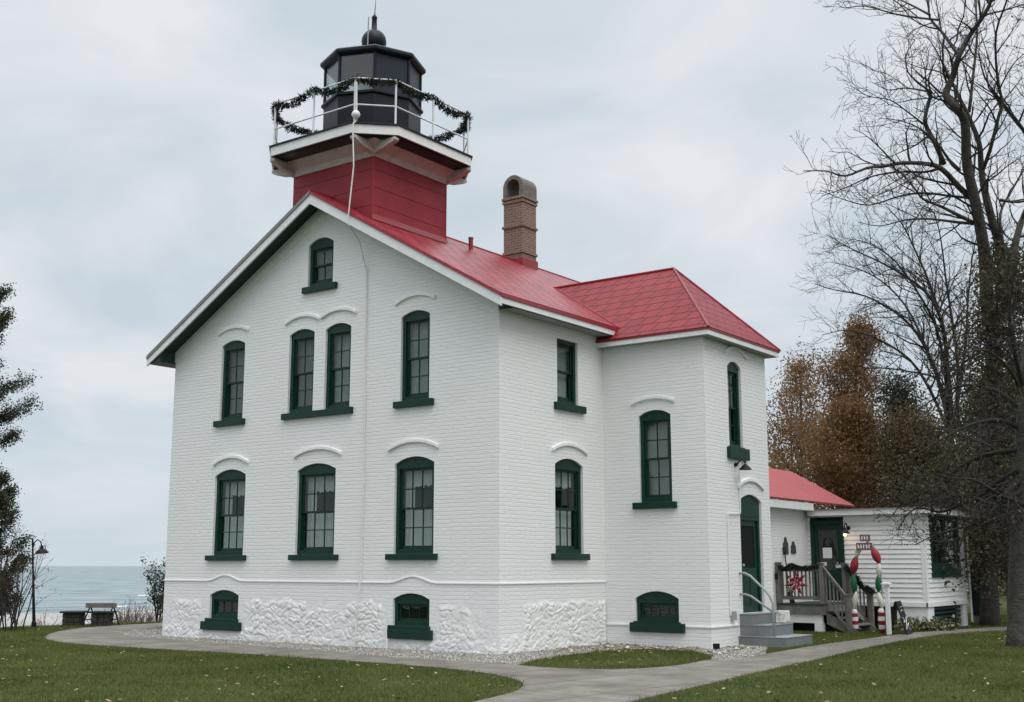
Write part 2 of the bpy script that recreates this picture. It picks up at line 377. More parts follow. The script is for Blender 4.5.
rb = nt.nodes.new('ShaderNodeMixRGB'); rb.blend_type = 'MULTIPLY'; rb.inputs[0].default_value = .7; L(ra.outputs[0], rb.inputs[1])
rr = nt.nodes.new('ShaderNodeMapRange'); rr.inputs['From Min'].default_value = .3; rr.inputs['From Max'].default_value = .7; rr.inputs['To Min'].default_value = .55; rr.inputs['To Max'].default_value = 1.3; L(nb_.outputs['Fac'], rr.inputs['Value']); L(rr.outputs[0], rb.inputs[2])
# sand below the bank (chosen by height)
sp = nt.nodes.new('ShaderNodeSeparateXYZ'); L(c.outputs['Object'], sp.inputs[0])
hm = nt.nodes.new('ShaderNodeMapRange'); hm.inputs['From Min'].default_value = -0.75; hm.inputs['From Max'].default_value = -0.35; L(sp.outputs['Z'], hm.inputs['Value'])
sr = nt.nodes.new('ShaderNodeValToRGB'); L(na.outputs['Fac'], sr.inputs[0])
sr.color_ramp.elements[0].position = .38; sr.color_ramp.elements[0].color = (.27, .268, .26, 1); sr.color_ramp.elements[1].position = .62; sr.color_ramp.elements[1].color = (.45, .45, .44, 1)
ms_ = nt.nodes.new('ShaderNodeMixRGB'); L(hm.outputs[0], ms_.inputs[0]); L(sr.outputs[0], ms_.inputs[1]); L(rb.outputs[0], ms_.inputs[2]); L(ms_.outputs[0], p.inputs['Base Color'])
p.inputs['Roughness'].default_value = .9; p.inputs['Specular IOR Level'].default_value = .2
bb = nt.nodes.new('ShaderNodeBump'); bb.inputs['Strength'].default_value = .6; bb.inputs['Distance'].default_value = .04; L(nb_.outputs['Fac'], bb.inputs['Height']); L(bb.outputs[0], p.inputs['Normal'])
tag(link('ground', quadmesh(V, Fq), m, smooth=True), kind='structure')

# water
m, nt, p = newmat('lake_water'); L = nt.links.new
c = nt.nodes.new('ShaderNodeTexCoord')
mp = nt.nodes.new('ShaderNodeMapping'); mp.inputs['Scale'].default_value = (0.26, 0.10, 1); L(c.outputs['Object'], mp.inputs['Vector'])
mp.inputs['Rotation'].default_value = (0, 0, rad(-30))
nw = nt.nodes.new('ShaderNodeTexNoise'); nw.inputs['Scale'].default_value = 1.0; nw.inputs['Detail'].default_value = 7; nw.inputs['Roughness'].default_value = .62; L(mp.outputs[0], nw.inputs['Vector'])
rw = nt.nodes.new('ShaderNodeValToRGB'); L(nw.outputs['Fac'], rw.inputs[0])
rw.color_ramp.elements[0].position = .34; rw.color_ramp.elements[0].color = (.075, .125, .145, 1); rw.color_ramp.elements[1].position = .62; rw.color_ramp.elements[1].color = (.26, .32, .335, 1)
el = rw.color_ramp.elements.new(.675); el.color = (.30, .36, .365, 1); el = rw.color_ramp.elements.new(.70); el.color = (.70, .74, .75, 1)
L(rw.outputs[0], p.inputs['Base Color']); p.inputs['Roughness'].default_value = .42; p.inputs['IOR'].default_value = 1.33
b = nt.nodes.new('ShaderNodeBump'); b.inputs['Strength'].default_value = .9; b.inputs['Distance'].default_value = .8; L(nw.outputs['Fac'], b.inputs['Height']); L(b.outputs[0], p.inputs['Normal'])
V = np.array([[-55, -9000, -2.0], [-55, 12000, -2.0], [-16000, 12000, -2.0], [-16000, -9000, -2.0]], float)
tag(link('lake_water', quadmesh(V, np.array([[0, 1, 2, 3]])), m), kind='structure')
# breaking foam near the shore
mb = MB()
for k in range(14):
    x0 = -80 - rng.random() ** 1.5 * 120; y0 = 8 + rng.random() * 90; ln = 1.5 + rng.random() * 4.5; wd = .10 + rng.random() * .12
    top = []; bot = []
    for i in range(9):
        t = i / 8; yy = y0 + (t - .5) * ln; ww = wd * math.sin(math.pi * t) ** .6 * (0.6 + .8 * rng.random()) + .02; xx = x0 + math.sin(t * 5 + k) * .4
        top.append((xx + ww, yy, -1.98)); bot.append((xx - ww, yy, -1.98)); 
    P = []; 
    for a, b2 in zip(top, bot): P += [a, ((a[0] + b2[0]) / 2, a[1], -1.90), b2]
    mb.add(P, [(3 * i + j, 3 * i + 3 + j, 3 * i + 4 + j, 3 * i + 1 + j) for i in range(8) for j in (0, 1)])
tag(mb.build('wave_foam', mat('foam', (.72, .74, .74), .7, .1, 2)), kind='stuff', label='white breaking wave crests on the grey green lake', cat='foam')

# paths and gravel from their outlines on the ground
PATH_PX = [(42, 639), (62, 643.5), (110, 646.8), (170, 650.5), (250, 655), (330, 660.5), (430, 667.5), (490, 674.5), (517, 680.5), (525, 686), (518, 692), (500, 697), (478, 702), (445, 711), (400, 724), (340, 742),
           (560, 742), (590, 715), (632, 702), (700, 687), (766, 671), (820, 659.5), (863, 649), (905, 640.5), (948, 634), (1010, 630.5), (1100, 628), (1100, 624), (1005, 627), (970, 629.3), (940, 631.3), (906, 634), (863, 640), (830, 644), (808, 647.5),
           (775, 653), (745, 659), (723, 662), (711, 660), (690, 664.5), (668, 667.5), (640, 669.5), (601, 670.5), (550, 668.8), (516, 666), (503, 664), (450, 661.5), (400, 658.5), (330, 652.5), (234, 645), (170, 640), (124, 636), (120, 633), (135, 630.5), (160, 628.6),
           (166, 627.2), (176, 624.5), (186, 621), (160, 623.6), (130, 625.2), (105, 626.5), (78, 628.8), (52, 633)]
GRAV_PX = [(124, 636), (120, 633), (135, 630.5), (160, 629), (330, 630), (480, 640), (520, 640), (607, 630), (720, 640), (750, 635), (770, 640), (765, 655), (745, 659), (723, 662), (711, 660), (712, 656), (690, 651), (640, 649.5), (600, 651.5), (560, 656.5), (530, 661.5), (516, 666), (503, 664), (450, 661.5), (400, 658.5), (330, 652.5), (234, 645), (170, 640)]
def smooth_poly(P, it=1):
    for _ in range(it):
        Q = []
        for i in range(len(P)):
            a, b2 = P[i], P[(i + 1) % len(P)]
            Q += [tuple(a[j] * .75 + b2[j] * .25 for j in (0, 1)), tuple(a[j] * .25 + b2[j] * .75 for j in (0, 1))]
        P = Q
    return P
def ground_poly(px, it=1): return smooth_poly([tuple(onground(u, v)[:2]) for u, v in px], it)
PATH = ground_poly(PATH_PX); GRAV = ground_poly(GRAV_PX, 0)
def slab(name, poly, z0, z1, m, **kw):
    mb = MB(); n = len(poly)
    tri = tessellate_polygon([[Vector((x, y, 0)) for x, y in poly]])
    mb.add([(x, y, z1) for x, y in poly], [tuple(t) for t in tri])
    mb.add([(x, y, z1) for x, y in poly] + [(x, y, z0) for x, y in poly], [(i, (i + 1) % n, (i + 1) % n + n, i + n) for i in range(n)])
    return mb.build(name, m, **kw)
m, nt, p = newmat('concrete_path'); L = nt.links.new
c = nt.nodes.new('ShaderNodeTexCoord')
n1_ = nt.nodes.new('ShaderNodeTexNoise'); n1_.inputs['Scale'].default_value = 1.3; n1_.inputs['Detail'].default_value = 9; n1_.inputs['Roughness'].default_value = .68; L(c.outputs['Object'], n1_.inputs['Vector'])
r1 = nt.nodes.new('ShaderNodeValToRGB'); L(n1_.outputs['Fac'], r1.inputs[0]); r1.color_ramp.elements[0].position = .3; r1.color_ramp.elements[0].color = (.10, .088, .072, 1); r1.color_ramp.elements[1].position = .7; r1.color_ramp.elements[1].color = (.25, .232, .205, 1)
bk = nt.nodes.new('ShaderNodeTexBrick'); bk.offset = 0; bk.inputs['Scale'].default_value = 1; bk.inputs['Brick Width'].default_value = 1.5; bk.inputs['Row Height'].default_value = 1.5; bk.inputs['Mortar Size'].default_value = .02
bk.inputs['Color1'].default_value = (1, 1, 1, 1); bk.inputs['Color2'].default_value = (.88, .88, .88, 1); bk.inputs['Mortar'].default_value = (.45, .43, .4, 1)
mp = nt.nodes.new('ShaderNodeMapping'); mp.inputs['Rotation'].default_value = (0, 0, rad(8)); L(c.outputs['Object'], mp.inputs['Vector']); L(mp.outputs[0], bk.inputs['Vector'])
mm = nt.nodes.new('ShaderNodeMixRGB'); mm.blend_type = 'MULTIPLY'; mm.inputs[0].default_value = 1; L(r1.outputs[0], mm.inputs[1]); L(bk.outputs['Color'], mm.inputs[2]); L(mm.outputs[0], p.inputs['Base Color']); p.inputs['Roughness'].default_value = .8
n2_ = nt.nodes.new('ShaderNodeTexNoise'); n2_.inputs['Scale'].default_value = 60; n2_.inputs['Detail'].default_value = 4; L(c.outputs['Object'], n2_.inputs['Vector'])
b = nt.nodes.new('ShaderNodeBump'); b.inputs['Strength'].default_value = .35; b.inputs['Distance'].default_value = .006; L(n2_.outputs['Fac'], b.inputs['Height']); L(b.outputs[0], p.inputs['Normal'])
tag(slab('path', PATH, -.05, .018, m), kind='structure')
tag(slab('gravel_bed', GRAV, -.05, .008, mat('gravel_bed', (.21, .195, .17), .95, .35, 14, .8, 60)), kind='structure')

# ================================================================== LIGHTHOUSE
LH = thing('lighthouse', 'white brick lighthouse with red roof, green windows and black lantern room', 'lighthouse', (-5, 4, 0))

WINS = []      # (frame, u0,u1,zb,zs,zt, cols, rows, cover, (sill u0,u1,z0,z1), hood or None)
def add_win(F, u0, *a): WINS.append((F, u0 - (.05 if F is G else 0), *a))
C1 = 'curtain'; B1 = 'blind'
add_win(G, -8.30, -7.29, 1.89, 3.72, 3.86, 3, 2, C1, (-8.50, -7.16, 1.77, 1.89), (-8.42, -7.20, 3.96, 4.17))
add_win(G, -5.54, -4.41, 1.89, 3.72, 3.86, 3, 2, C1, (-5.72, -4.26, 1.77, 1.89), (-5.70, -4.24, 4.00, 4.21))
add_win(G, -2.65, -1.64, 1.89, 3.72, 3.86, 3, 2, C1, (-2.86, -1.52, 1.77, 1.89), (-2.88, -1.52, 3.99, 4.20))
add_win(G, -8.25, -7.49, 5.02, 6.81, 6.92, 2, 2, B1, (-8.42, -7.38, 4.88, 5.02), (-8.44, -7.36, 7.08, 7.26))
add_win(G, -5.93, -5.18, 5.02, 6.81, 6.92, 2, 2, B1, None, (-6.12, -5.02, 7.06, 7.25))
add_win(G, -4.78, -4.05, 5.02, 6.81, 6.92, 2, 2, B1, None, (-4.98, -3.88, 7.06, 7.25))
add_win(G, -2.54, -1.80, 5.02, 6.81, 6.92, 2, 2, B1, (-2.72, -1.66, 4.88, 5.02), (-2.75, -1.64, 7.08, 7.28))
add_win(G, -5.40, -4.66, 7.86, 8.83, 8.97, 2, 1, B1, (-5.56, -4.50, 7.72, 7.86), None)
add_win(G, -8.30, -7.37, 0.47, 0.99, 1.11, 3, 0, 'none', (-8.56, -7.23, 0.21, 0.40), None)
add_win(G, -2.64, -1.72, 0.47, 0.99, 1.11, 3, 0, 'none', (-2.80, -1.62, 0.21, 0.40), None)
add_win(S, 2.02, 2.81, 5.02, 6.40, 6.40, 1, 1, B1, (1.89, 3.02, 4.87, 5.02), None)
add_win(S, 1.92, 2.97, 1.90, 3.73, 3.87, 3, 2, C1, (1.76, 3.10, 1.77, 1.90), (1.80, 3.12, 3.98, 4.19))
add_win(WFR, 0.90, 1.68, 2.98, 4.83, 4.95, 2, 2, B1, (0.75, 1.79, 2.84, 2.98), (0.73, 1.79, 5.08, 5.24))
add_win(WFR, 0.74, 1.77, 0.48, 0.98, 1.13, 4, 0, 'screen', (0.63, 1.91, 0.29, 0.48), None)
add_win(WE, 4.92, 5.58, 4.17, 5.94, 6.07, 2, 2, B1, (4.78, 5.74, 3.92, 4.17), (4.80, 5.86, 6.19, 6.40))

holes = {id(F): [] for F in (G, S, WFR, WE)}
for w in WINS: holes[id(w[0])].append(opening(*w[1:6]))
DOOR = (5.31, 6.40, 0.66, 3.05, 3.19)
holes[id(WE)].append(opening(*DOOR))

mb = MB()
top = roofz(0) - .14
wall_sheet(mb, G, [(-W, -.3), (0, -.3), (0, top), (RX, RZ - .13), (-W, roofz(-W) - .14)], holes[id(G)])
wall_sheet(mb, S, [(0, -.3), (D1 + .02, -.3), (D1 + .02, top), (0, top)], holes[id(S)])
wall_sheet(mb, S, [(D2, -.3), (BACK, -.3), (BACK, top), (D2, top)], [])
wall_sheet(mb, WFR, [(0, -.3), (PX, -.3), (PX, 6.50), (0, 6.50)], holes[id(WFR)])
wall_sheet(mb, WE, [(D1, -.3), (D2, -.3), (D2, 6.50), (D1, 6.50)], holes[id(WE)])
wall_sheet(mb, Frame((0, D2, 0), (1, 0, 0), (0, 1, 0)), [(0, -.3), (PX, -.3), (PX, 6.5), (0, 6.5)], [])
wall_sheet(mb, Frame((-W, 0, 0), (0, 1, 0), (-1, 0, 0)), [(0, -.3), (BACK, -.3), (BACK, top), (0, top)], [])
wall_sheet(mb, Frame((0, BACK, 0), (1, 0, 0), (0, 1, 0)), [(-W, -.3), (0, -.3), (0, top), (RX, RZ - .13), (-W, top)], [])
wall = mb.build('brick_wall', M['white_brick'], LH, fix=False)

def strip_path(mb, F, pts, h, d0, d1):
    """moulding of height h following pts (u,z = lower edge)"""
    n = len(pts)
    P = []
    for u, z in pts: P += [F.p(u, z, d0), F.p(u, z, d1), F.p(u, z + h, d1), F.p(u, z + h, d0)]
    fs = [(4 * i + j, 4 * i + (j + 1) % 4, 4 * i + 4 + (j + 1) % 4, 4 * i + 4 + j) for i in range(n - 1) for j in range(4)]
    mb.add(P, fs + [(0, 1, 2, 3), (4 * n - 4, 4 * n - 3, 4 * n - 2, 4 * n - 1)])

# belt course with its swells over the basement windows
mb = MB()
def bulge(c, w, h, z, n=10): return [(c - w + 2 * w * i / n, z + h * (0.5 - 0.5 * math.cos(2 * math.pi * i / n))) for i in range(n + 1)]
strip_path(mb, G, [(-W - .024, 1.30)] + bulge(-7.84, .62, .13, 1.30) + bulge(-2.16, .64, .13, 1.30) + [(.024, 1.30)], .034, -.02, .024)
strip_path(mb, S, [(.0, 1.30), (D1 - .002, 1.30)], .034, -.02, .024)
strip_path(mb, WFR, [(0.037, .41), (.61, .41)], .04, -.02, .03); strip_path(mb, WFR, [(1.93, .41), (PX + .03, .41)], .04, -.02, .03)
strip_path(mb, WE, [(D1, .41), (5.05, .41)], .04, -.02, .03)
mb.build('belt_course', mat('belt_white', (.86, .86, .86), .5), LH, bevel=.006)

# rough stone showing through the base of the walls
def stonework(F, u0, u1, z0, z1, maskf, seed, nm='stone_foundation', area=.015, amp=.024):
    st = 0.016; us = np.arange(u0, u1 + st, st); zs = np.arange(z0, z1 + st, st); Ug, Zz = np.meshgrid(us, zs, indexing='ij')
    r = np.random.default_rng(seed)
    nseed = int((u1 - u0) * (z1 - z0) / area)
    sx = r.uniform(u0 - .2, u1 + .2, nseed); sz = r.uniform(z0 - .2, z1 + .2, nseed)
    sp_ = np.stack([r.uniform(u0 - .2, u1 + .2, nseed * 12), r.uniform(z0 - .2, z1 + .2, nseed * 12)], -1)
    for _ in range(2):                     # even the stones out a little
        own = np.concatenate([np.argmin(np.hypot((sp_[a:a + 4000, :1] - sx[None]) * .75, sp_[a:a + 4000, 1:] - sz[None]), 1) for a in range(0, len(sp_), 4000)])
        cnt = np.maximum(1, np.bincount(own, minlength=nseed)); nx_ = np.bincount(own, sp_[:, 0], nseed) / cnt; nz_ = np.bincount(own, sp_[:, 1], nseed) / cnt; has = np.bincount(own, minlength=nseed) > 0
        sx = np.where(has, .3 * sx + .7 * nx_, sx); sz = np.where(has, .3 * sz + .7 * nz_, sz)
    hh = r.uniform(.35, 1.1, nseed); tx = r.uniform(-.07, .07, nseed); tz = r.uniform(-.09, .09, nseed)
    q = np.stack([Ug.ravel(), Zz.ravel()], -1)
    qx = q[:, 0] + .05 * np.sin(q[:, 1] * 9 + 3 * np.sin(q[:, 0] * 4)); qz = q[:, 1] + .05 * np.sin(q[:, 0] * 8)
    H = np.zeros(len(q))
    for a in range(0, len(q), 20000):
        d = np.hypot((qx[a:a + 20000, None] - sx[None]) * .75, qz[a:a + 20000, None] - sz[None])
        ii = np.argsort(d, 1)[:, :2]; k = np.arange(len(d)); d1 = d[k, ii[:, 0]]; d2 = d[k, ii[:, 1]]
        e_ = np.clip((d2 - d1 - .006) / .06, 0, 1); e_ = np.sqrt(e_ * (2 - e_)); i0 = ii[:, 0]
        H[a:a + 20000] = e_ * amp * hh[i0] + e_ * ((qx[a:a + 20000] - sx[i0]) * tx[i0] + (qz[a:a + 20000] - sz[i0]) * tz[i0])
    def vn(q_, f_, sd):
        g_ = np.random.default_rng(sd).random((64, 64)); a_ = np.abs(q_) * f_; i_ = np.floor(a_).astype(int); t_ = a_ - i_; t_ = t_ * t_ * (3 - 2 * t_); x0_, y0_ = i_[:, 0] % 64, i_[:, 1] % 64; x1_, y1_ = (x0_ + 1) % 64, (y0_ + 1) % 64
        return (g_[x0_, y0_] * (1 - t_[:, 0]) + g_[x1_, y0_] * t_[:, 0]) * (1 - t_[:, 1]) + (g_[x0_, y1_] * (1 - t_[:, 0]) + g_[x1_, y1_] * t_[:, 0]) * t_[:, 1]
    H += .006 * vn(q + 20, 13, 1) + .008 * vn(q + 20, 27, 2) + .006 * vn(q + 20, 50, 3) - .006
    mk = maskf(Ug, Zz).ravel() * np.clip(.45 + .9 * vn(q + 20, 3.2, 9), 0, 1)
    D = .002 + np.clip(mk, 0, 1) * (H + .002)
    Vv = np.array(F.o)[None] + Ug.ravel()[:, None] * np.array(F.u)[None] + D[:, None] * np.array(F.n)[None]; Vv[:, 2] += Zz.ravel()
    nu, nz2 = Ug.shape; I = np.arange(nu * nz2).reshape(nu, nz2)
    Q = np.stack([I[:-1, :-1], I[1:, :-1], I[1:, 1:], I[:-1, 1:]], -1).reshape(-1, 4)
    keep = mk[Q].max(1) > .03; Q = Q[keep]; used = np.unique(Q); re = np.full(len(Vv), -1); re[used] = np.arange(len(used))
    return link(nm, quadmesh(Vv[used], re[Q]), M['white_stone'], LH, smooth=True)
def sstep(x, a, b2): t = np.clip((x - a) / (b2 - a), 0, 1); return t * t * (3 - 2 * t)
def rectm(Uu, Zz, a, b2, c2, d2, e2=.10): return sstep(Uu, a, a + e2) * (1 - sstep(Uu, b2 - e2, b2)) * sstep(Zz, c2, c2 + e2) * (1 - sstep(Zz, d2 - e2, d2))
def wob(Uu, Zz): return .07 * np.sin(Uu * 5.1) + .05 * np.sin(Uu * 13 + 1)
def gmask(Uu, Zz):
    w_ = wob(Uu, Zz)
    mk = .75 * rectm(Uu + w_, Zz, -9.75, -8.62, .1, .93, .16)
    mk = np.maximum(mk, rectm(Uu, Zz, -7.0, -2.95, -.2, .93 + w_ * .6 - .16 * ((Uu > -5.2) & (Uu < -4.0))))
    mk = np.maximum(mk, .8 * rectm(Uu, Zz + .4 * w_, -1.52, -.45 - .35 * (Zz - .2), .1, .92, .14))
    mk = np.maximum(mk, rectm(Uu, Zz, -10.0, -.02, -.2, .30 + w_)); mk = np.maximum(mk, .42 * rectm(Uu, Zz, -9.9, -.12, -.2, .88 + w_, .2))
    for a, b2 in ((-8.62, -7.17), (-2.86, -1.56)): mk *= 1 - rectm(Uu, Zz, a - .05, b2 + .05, .15, 1.3, .06)
    return mk
stonework(G, -10.02, -.005, -.1, 1.1, gmask, 3)
def smask(Uu, Zz):
    w_ = wob(Uu, Zz)
    mk = rectm(Uu, Zz, .75, D1 + .3, -.2, .96 + .3 * w_)
    return np.maximum(mk, rectm(Uu, Zz, .05, D1 + .3, -.2, .26 + w_ + .06 * Uu))
stonework(S, .005, D1 - .03, -.1, 1.05, smask, 5, area=.010, amp=.024)

# hood moulds
def hood(F, h, u_from=None):
    u0, u1, zs, zt = h; zt -= .055
    pts = arc(u0, u1, zs, zt, 18)[::-1]
    mb = MB()
    strip_path(mb, F, pts, .078, -.02, .05)
    return mb
for w in WINS:
    if w[10]: hood(w[0], w[10]).build('hood_mould', M['white_paint'], LH, bevel=.012)
hood(WE, (5.24, 6.50, 3.30, 3.53)).build('hood_mould', M['white_paint'], LH, bevel=.012)

# windows
def curtain_mesh(F, u0, u1, z0, z1, d, amp=.012, waves=9, ragged=0):
    n = 48; vs = []; r = random.Random(int(u0 * 991 + z0 * 77))
    for i in range(n + 1):
        t = i / n; u = u0 + (u1 - u0) * t; dd = d + amp * math.sin(t * waves * 2 * math.pi / 2) * (1 + .3 * r.random())
        vs += [F.p(u, z0 + (ragged * r.random() if ragged else 0), dd), F.p(u, z1, dd)]
    return vs, [(2 * i, 2 * i + 2, 2 * i + 3, 2 * i + 1) for i in range(n)]
def make_window(F, u0, u1, zb, zs, zt, cols, rows, cover, sill, hd):
    g = M['green']; e_ = .004
    mb = MB(); jw = .085
    mb.box(F, u0 + e_, u0 + jw, zb, zs + .01, -.17, -.055); mb.box(F, u1 - jw, u1 - e_, zb, zs + .01, -.17, -.055)
    head = .10 if zt - zs > .02 else .09
    mb.box(F, u0 + jw, u1 - jw, zb, zb + .09, -.17, -.06)
    hp = [(u0 + e_, zs - head)] + [(u1 - e_, zs - head)] + [(min(max(u, u0 + e_), u1 - e_), z - e_) for u, z in arc(u0, u1, zs, zt)]
    mb.prism(F, hp, -.15, -.052)
    fr = mb.build('window', g, LH, bevel=.006)
    a, b2 = u0 + jw, u1 - jw; z0, z1 = zb + .09, zs - head
    if rows == 0:                                   # basement light
        mb = MB(); mb.box(F, a, b2, z0, z0 + .05, -.14, -.10); mb.box(F, a, b2, z1 - .05, z1, -.14, -.10)
        mb.box(F, a, a + .05, z0 + .05, z1 - .05, -.14, -.10); mb.box(F, b2 - .05, b2, z0 + .05, z1 - .05, -.14, -.10)
        for i in range(1, cols): u = a + (b2 - a) * i / cols; mb.box(F, u - .009, u + .009, z0 + .05, z1 - .05, -.132, -.112)
        mb.build('sash', g, fr)
        if cover == 'screen':
            mb = MB(); 
            for i in range(1, 4): z = z0 + (z1 - z0) * i / 4; mb.box(F, a + .05, b2 - .05, z - .007, z + .007, -.131, -.113)
            mb.build('louvre', g, fr)
        mb = MB(); mb.box(F, a + .03, b2 - .03, z0 + .03, z1 - .03, -.127, -.123); mb.build('pane', M['glass'], fr, fix=True)
    else:
        zm = (z0 + z1) / 2 + .01
        for lo, hi, dd, nm in ((zm - .02, z1, -.10, 'sash'), (z0, zm + .02, -.135, 'sash')):
            mb = MB(); st = .048; br_ = .075 if lo == z0 else .04
            mb.box(F, a, a + st, lo, hi, dd - .03, dd); mb.box(F, b2 - st, b2, lo, hi, dd - .03, dd)
            mb.box(F, a + st, b2 - st, lo, lo + br_, dd - .03, dd); mb.box(F, a + st, b2 - st, hi - .045, hi, dd - .03, dd)
            ia, ib, il, ih = a + st, b2 - st, lo + br_, hi - .045
            for i in range(1, cols): u = ia + (ib - ia) * i / cols; mb.box(F, u - .011, u + .011, il, ih, dd - .025, dd - .004)
            for i in range(1, rows): z = il + (ih - il) * i / rows; mb.box(F, ia, ib, z - .011, z + .011, dd - .026, dd - .003)
            s_ = mb.build(nm, g, fr)
            mb = MB(); mb.box(F, ia - .01, ib + .01, il - .01, ih + .01, dd - .018, dd - .014); mb.build('pane', M['glass'], fr)
        if cover == 'curtain':
            mb = MB(); H = z1 - z0
            mb.add(*curtain_mesh(F, a, b2, z0 + .02, z0 + H * .49, -.26, .014, 17))
            mb.add(*curtain_mesh(F, a, b2, z0 + H * .76, z1 + .05, -.25, .014, 15, .07))
            mb.add(*curtain_mesh(F, a - .02, a + (b2 - a) * .27, z0 + H * .45, z1, -.27, .014, 5))
            if u0 < -5 : mb.add(*curtain_mesh(F, b2 - (b2 - a) * .2, b2 + .02, z0 + H * .45, z1, -.27, .014, 4))
            mb.build('curtain', M['curtain'], fr, fix=False)
        else:
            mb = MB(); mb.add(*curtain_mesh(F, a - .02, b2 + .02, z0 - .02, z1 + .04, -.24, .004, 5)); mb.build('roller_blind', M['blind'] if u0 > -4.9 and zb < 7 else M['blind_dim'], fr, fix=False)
    mb = MB(); q0, q1 = u0 - .15, u1 + .15
    P = [F.p(u, z, d) for d in (-.19, -1.0) for u, z in ((q0, zb - .05), (q1, zb - .05), (q1, zt + .05), (q0, zt + .05))]
    mb.add(P, [(4, 5, 6, 7), (0, 1, 5, 4), (1, 2, 6, 5), (2, 3, 7, 6), (3, 0, 4, 7)])
    mb.build('room_shade_box', M['room_shade'], fr, fix=False)  # added shallow box; its dark colour supplies the gloom behind the window
    if sill:
        a, b2, c0, c1 = sill
        mb = MB(); mb.box(F, a, b2, c0, c1, -.05, .085)
        if rows == 0 and F is G: mb.box(F, u0 - .10, u1 + .03, c1, zb + .002, -.05, .05)
        elif c1 - c0 > .18: mb.box(F, u0 - .05, u1 + .04, c1 - .002, c1 + .03, -.05, .03)
        mb.build('sill', g, fr, bevel=.008)
    return fr
FRS = [make_window(*w) for w in WINS]
mb = MB(); mb.box(G, -6.10, -3.93, 4.88, 5.02, -.05, .085); mb.build('sill', M['green'], FRS[4], bevel=.008)

# door of the wing
u0, u1, zb, zs, zt = DOOR
mb = MB(); mb.box(WE, u0 + .004, u0 + .09, zb, zs, -.17, -.06); mb.box(WE, u1 - .09, u1 - .004, zb, zs, -.17, -.06)
mb.prism(WE, [(u0 + .004, zs - .42), (u1 - .004, zs - .42)] + [(min(max(u, u0 + .004), u1 - .004), z - .004) for u, z in arc(u0, u1, zs, zt)], -.15, -.056)
mb.box(WE, u0 + .06, u1 - .06, zs - .34, zs - .10, -.056, -.046)
df = mb.build('door_frame', M['green'], LH, bevel=.006)
mb = MB(); a, b2 = u0 + .09, u1 - .09
mb.box(WE, a, b2, zb + .02, zb + .95, -.14, -.10); mb.box(WE, a, a + .12, zb + .95, zs - .42, -.14, -.10); mb.box(WE, b2 - .12, b2, zb + .95, zs - .42, -.14, -.10); mb.box(WE, a + .12, b2 - .12, zs - .54, zs - .42, -.14, -.10)
mb.box(WE, a + .10, (a + b2) / 2 - .04, zb + .16, zb + .82, -.10, -.088); mb.box(WE, (a + b2) / 2 + .04, b2 - .10, zb + .16, zb + .82, -.10, -.088)
dl = mb.build('door', M['green'], LH, bevel=.006)
mb = MB(); mb.box(WE, a + .10, b2 - .10, zb + .93, zs - .52, -.125, -.121); mb.build('screen', mat('door_screen', (.006, .010, .009), .6, .1, 5, spec=.15), dl)
mb = MB(); P = [WE.p(u, z, d) for d in (-.19, -1.0) for u, z in ((a - .1, zb - .02), (b2 + .1, zb - .02), (b2 + .1, zt + .05), (a - .1, zt + .05))]
mb.add(P, [(4, 5, 6, 7), (0, 1, 5, 4), (1, 2, 6, 5), (2, 3, 7, 6), (3, 0, 4, 7)]); mb.build('room_shade_box', M['room_shade'], dl, fix=False)  # added dark box gives the doorway its unlit depth by colour
mb = MB(); mb.tube([WE.p(a + .06, zb + 1.0, -.10), WE.p(a + .06, zb + 1.0, -.03)], .012, 8); mb.lathe(WE.p(a + .06, zb + .97, -.03), [(.01, 0), (.032, .015), (.032, .045), (.01, .06)], 12); mb.build('handle', M['grey_iron'], dl, smooth=True)

# ---- main roof
def roof_part(name, poly, thick, m, parent, e_dir, s_dir, shear=0.0):
    """flat sloping slab: poly = top corners, UV along the eave and up the slope"""
    poly = [Vector(p) for p in poly]; n = len(poly)
    nr = (poly[1] - poly[0]).cross(poly[2] - poly[0]).normalized()
    if nr.z < 0: nr = -nr
    low = [p - nr * thick for p in poly]
    mb = MB(); mb.hull(poly, low); me = mb.mesh(name)
    uv = me.uv_layers.new(name='UVMap'); e_dir = Vector(e_dir).normalized(); s_dir = Vector(s_dir).normalized()
    for lp in me.loops:
        co = me.vertices[lp.vertex_index].co; uv.data[lp.index].uv = (co.dot(e_dir) + shear * co.dot(s_dir), co.dot(s_dir))
    bm = bmesh.new(); bm.from_mesh(me); bmesh.ops.recalc_face_normals(bm, faces=bm.faces[:]); bm.to_mesh(me); bm.free()
    return link(name, me, m, parent)
xe0, xe1 = -W - .47, EOX; yf, yb = -EOY, BACK + .3
sdir = Vector((1, 0, SL))
rR = roof_part('gable_roof', [(RX, yf, RZ), (xe1, yf, roofz(xe1)), (xe1, yb, roofz(xe1)), (RX, yb, RZ)], .055, M['roof'], LH, (0, 1, 0), (-1, 0, SL))
rL = roof_part('gable_roof', [(RX, yf, RZ), (xe0, yf, roofz(xe0)), (xe0, yb, roofz(xe0)), (RX, yb, RZ)], .055, M['roof'], LH, (0, 1, 0), (1, 0, SL))
mb = MB(); mb.tube([(RX, yf - .01, RZ + .0), (RX, yb, RZ + .0)], .035, 8); mb.build('ridge_cap', M['red_edge'], rR)
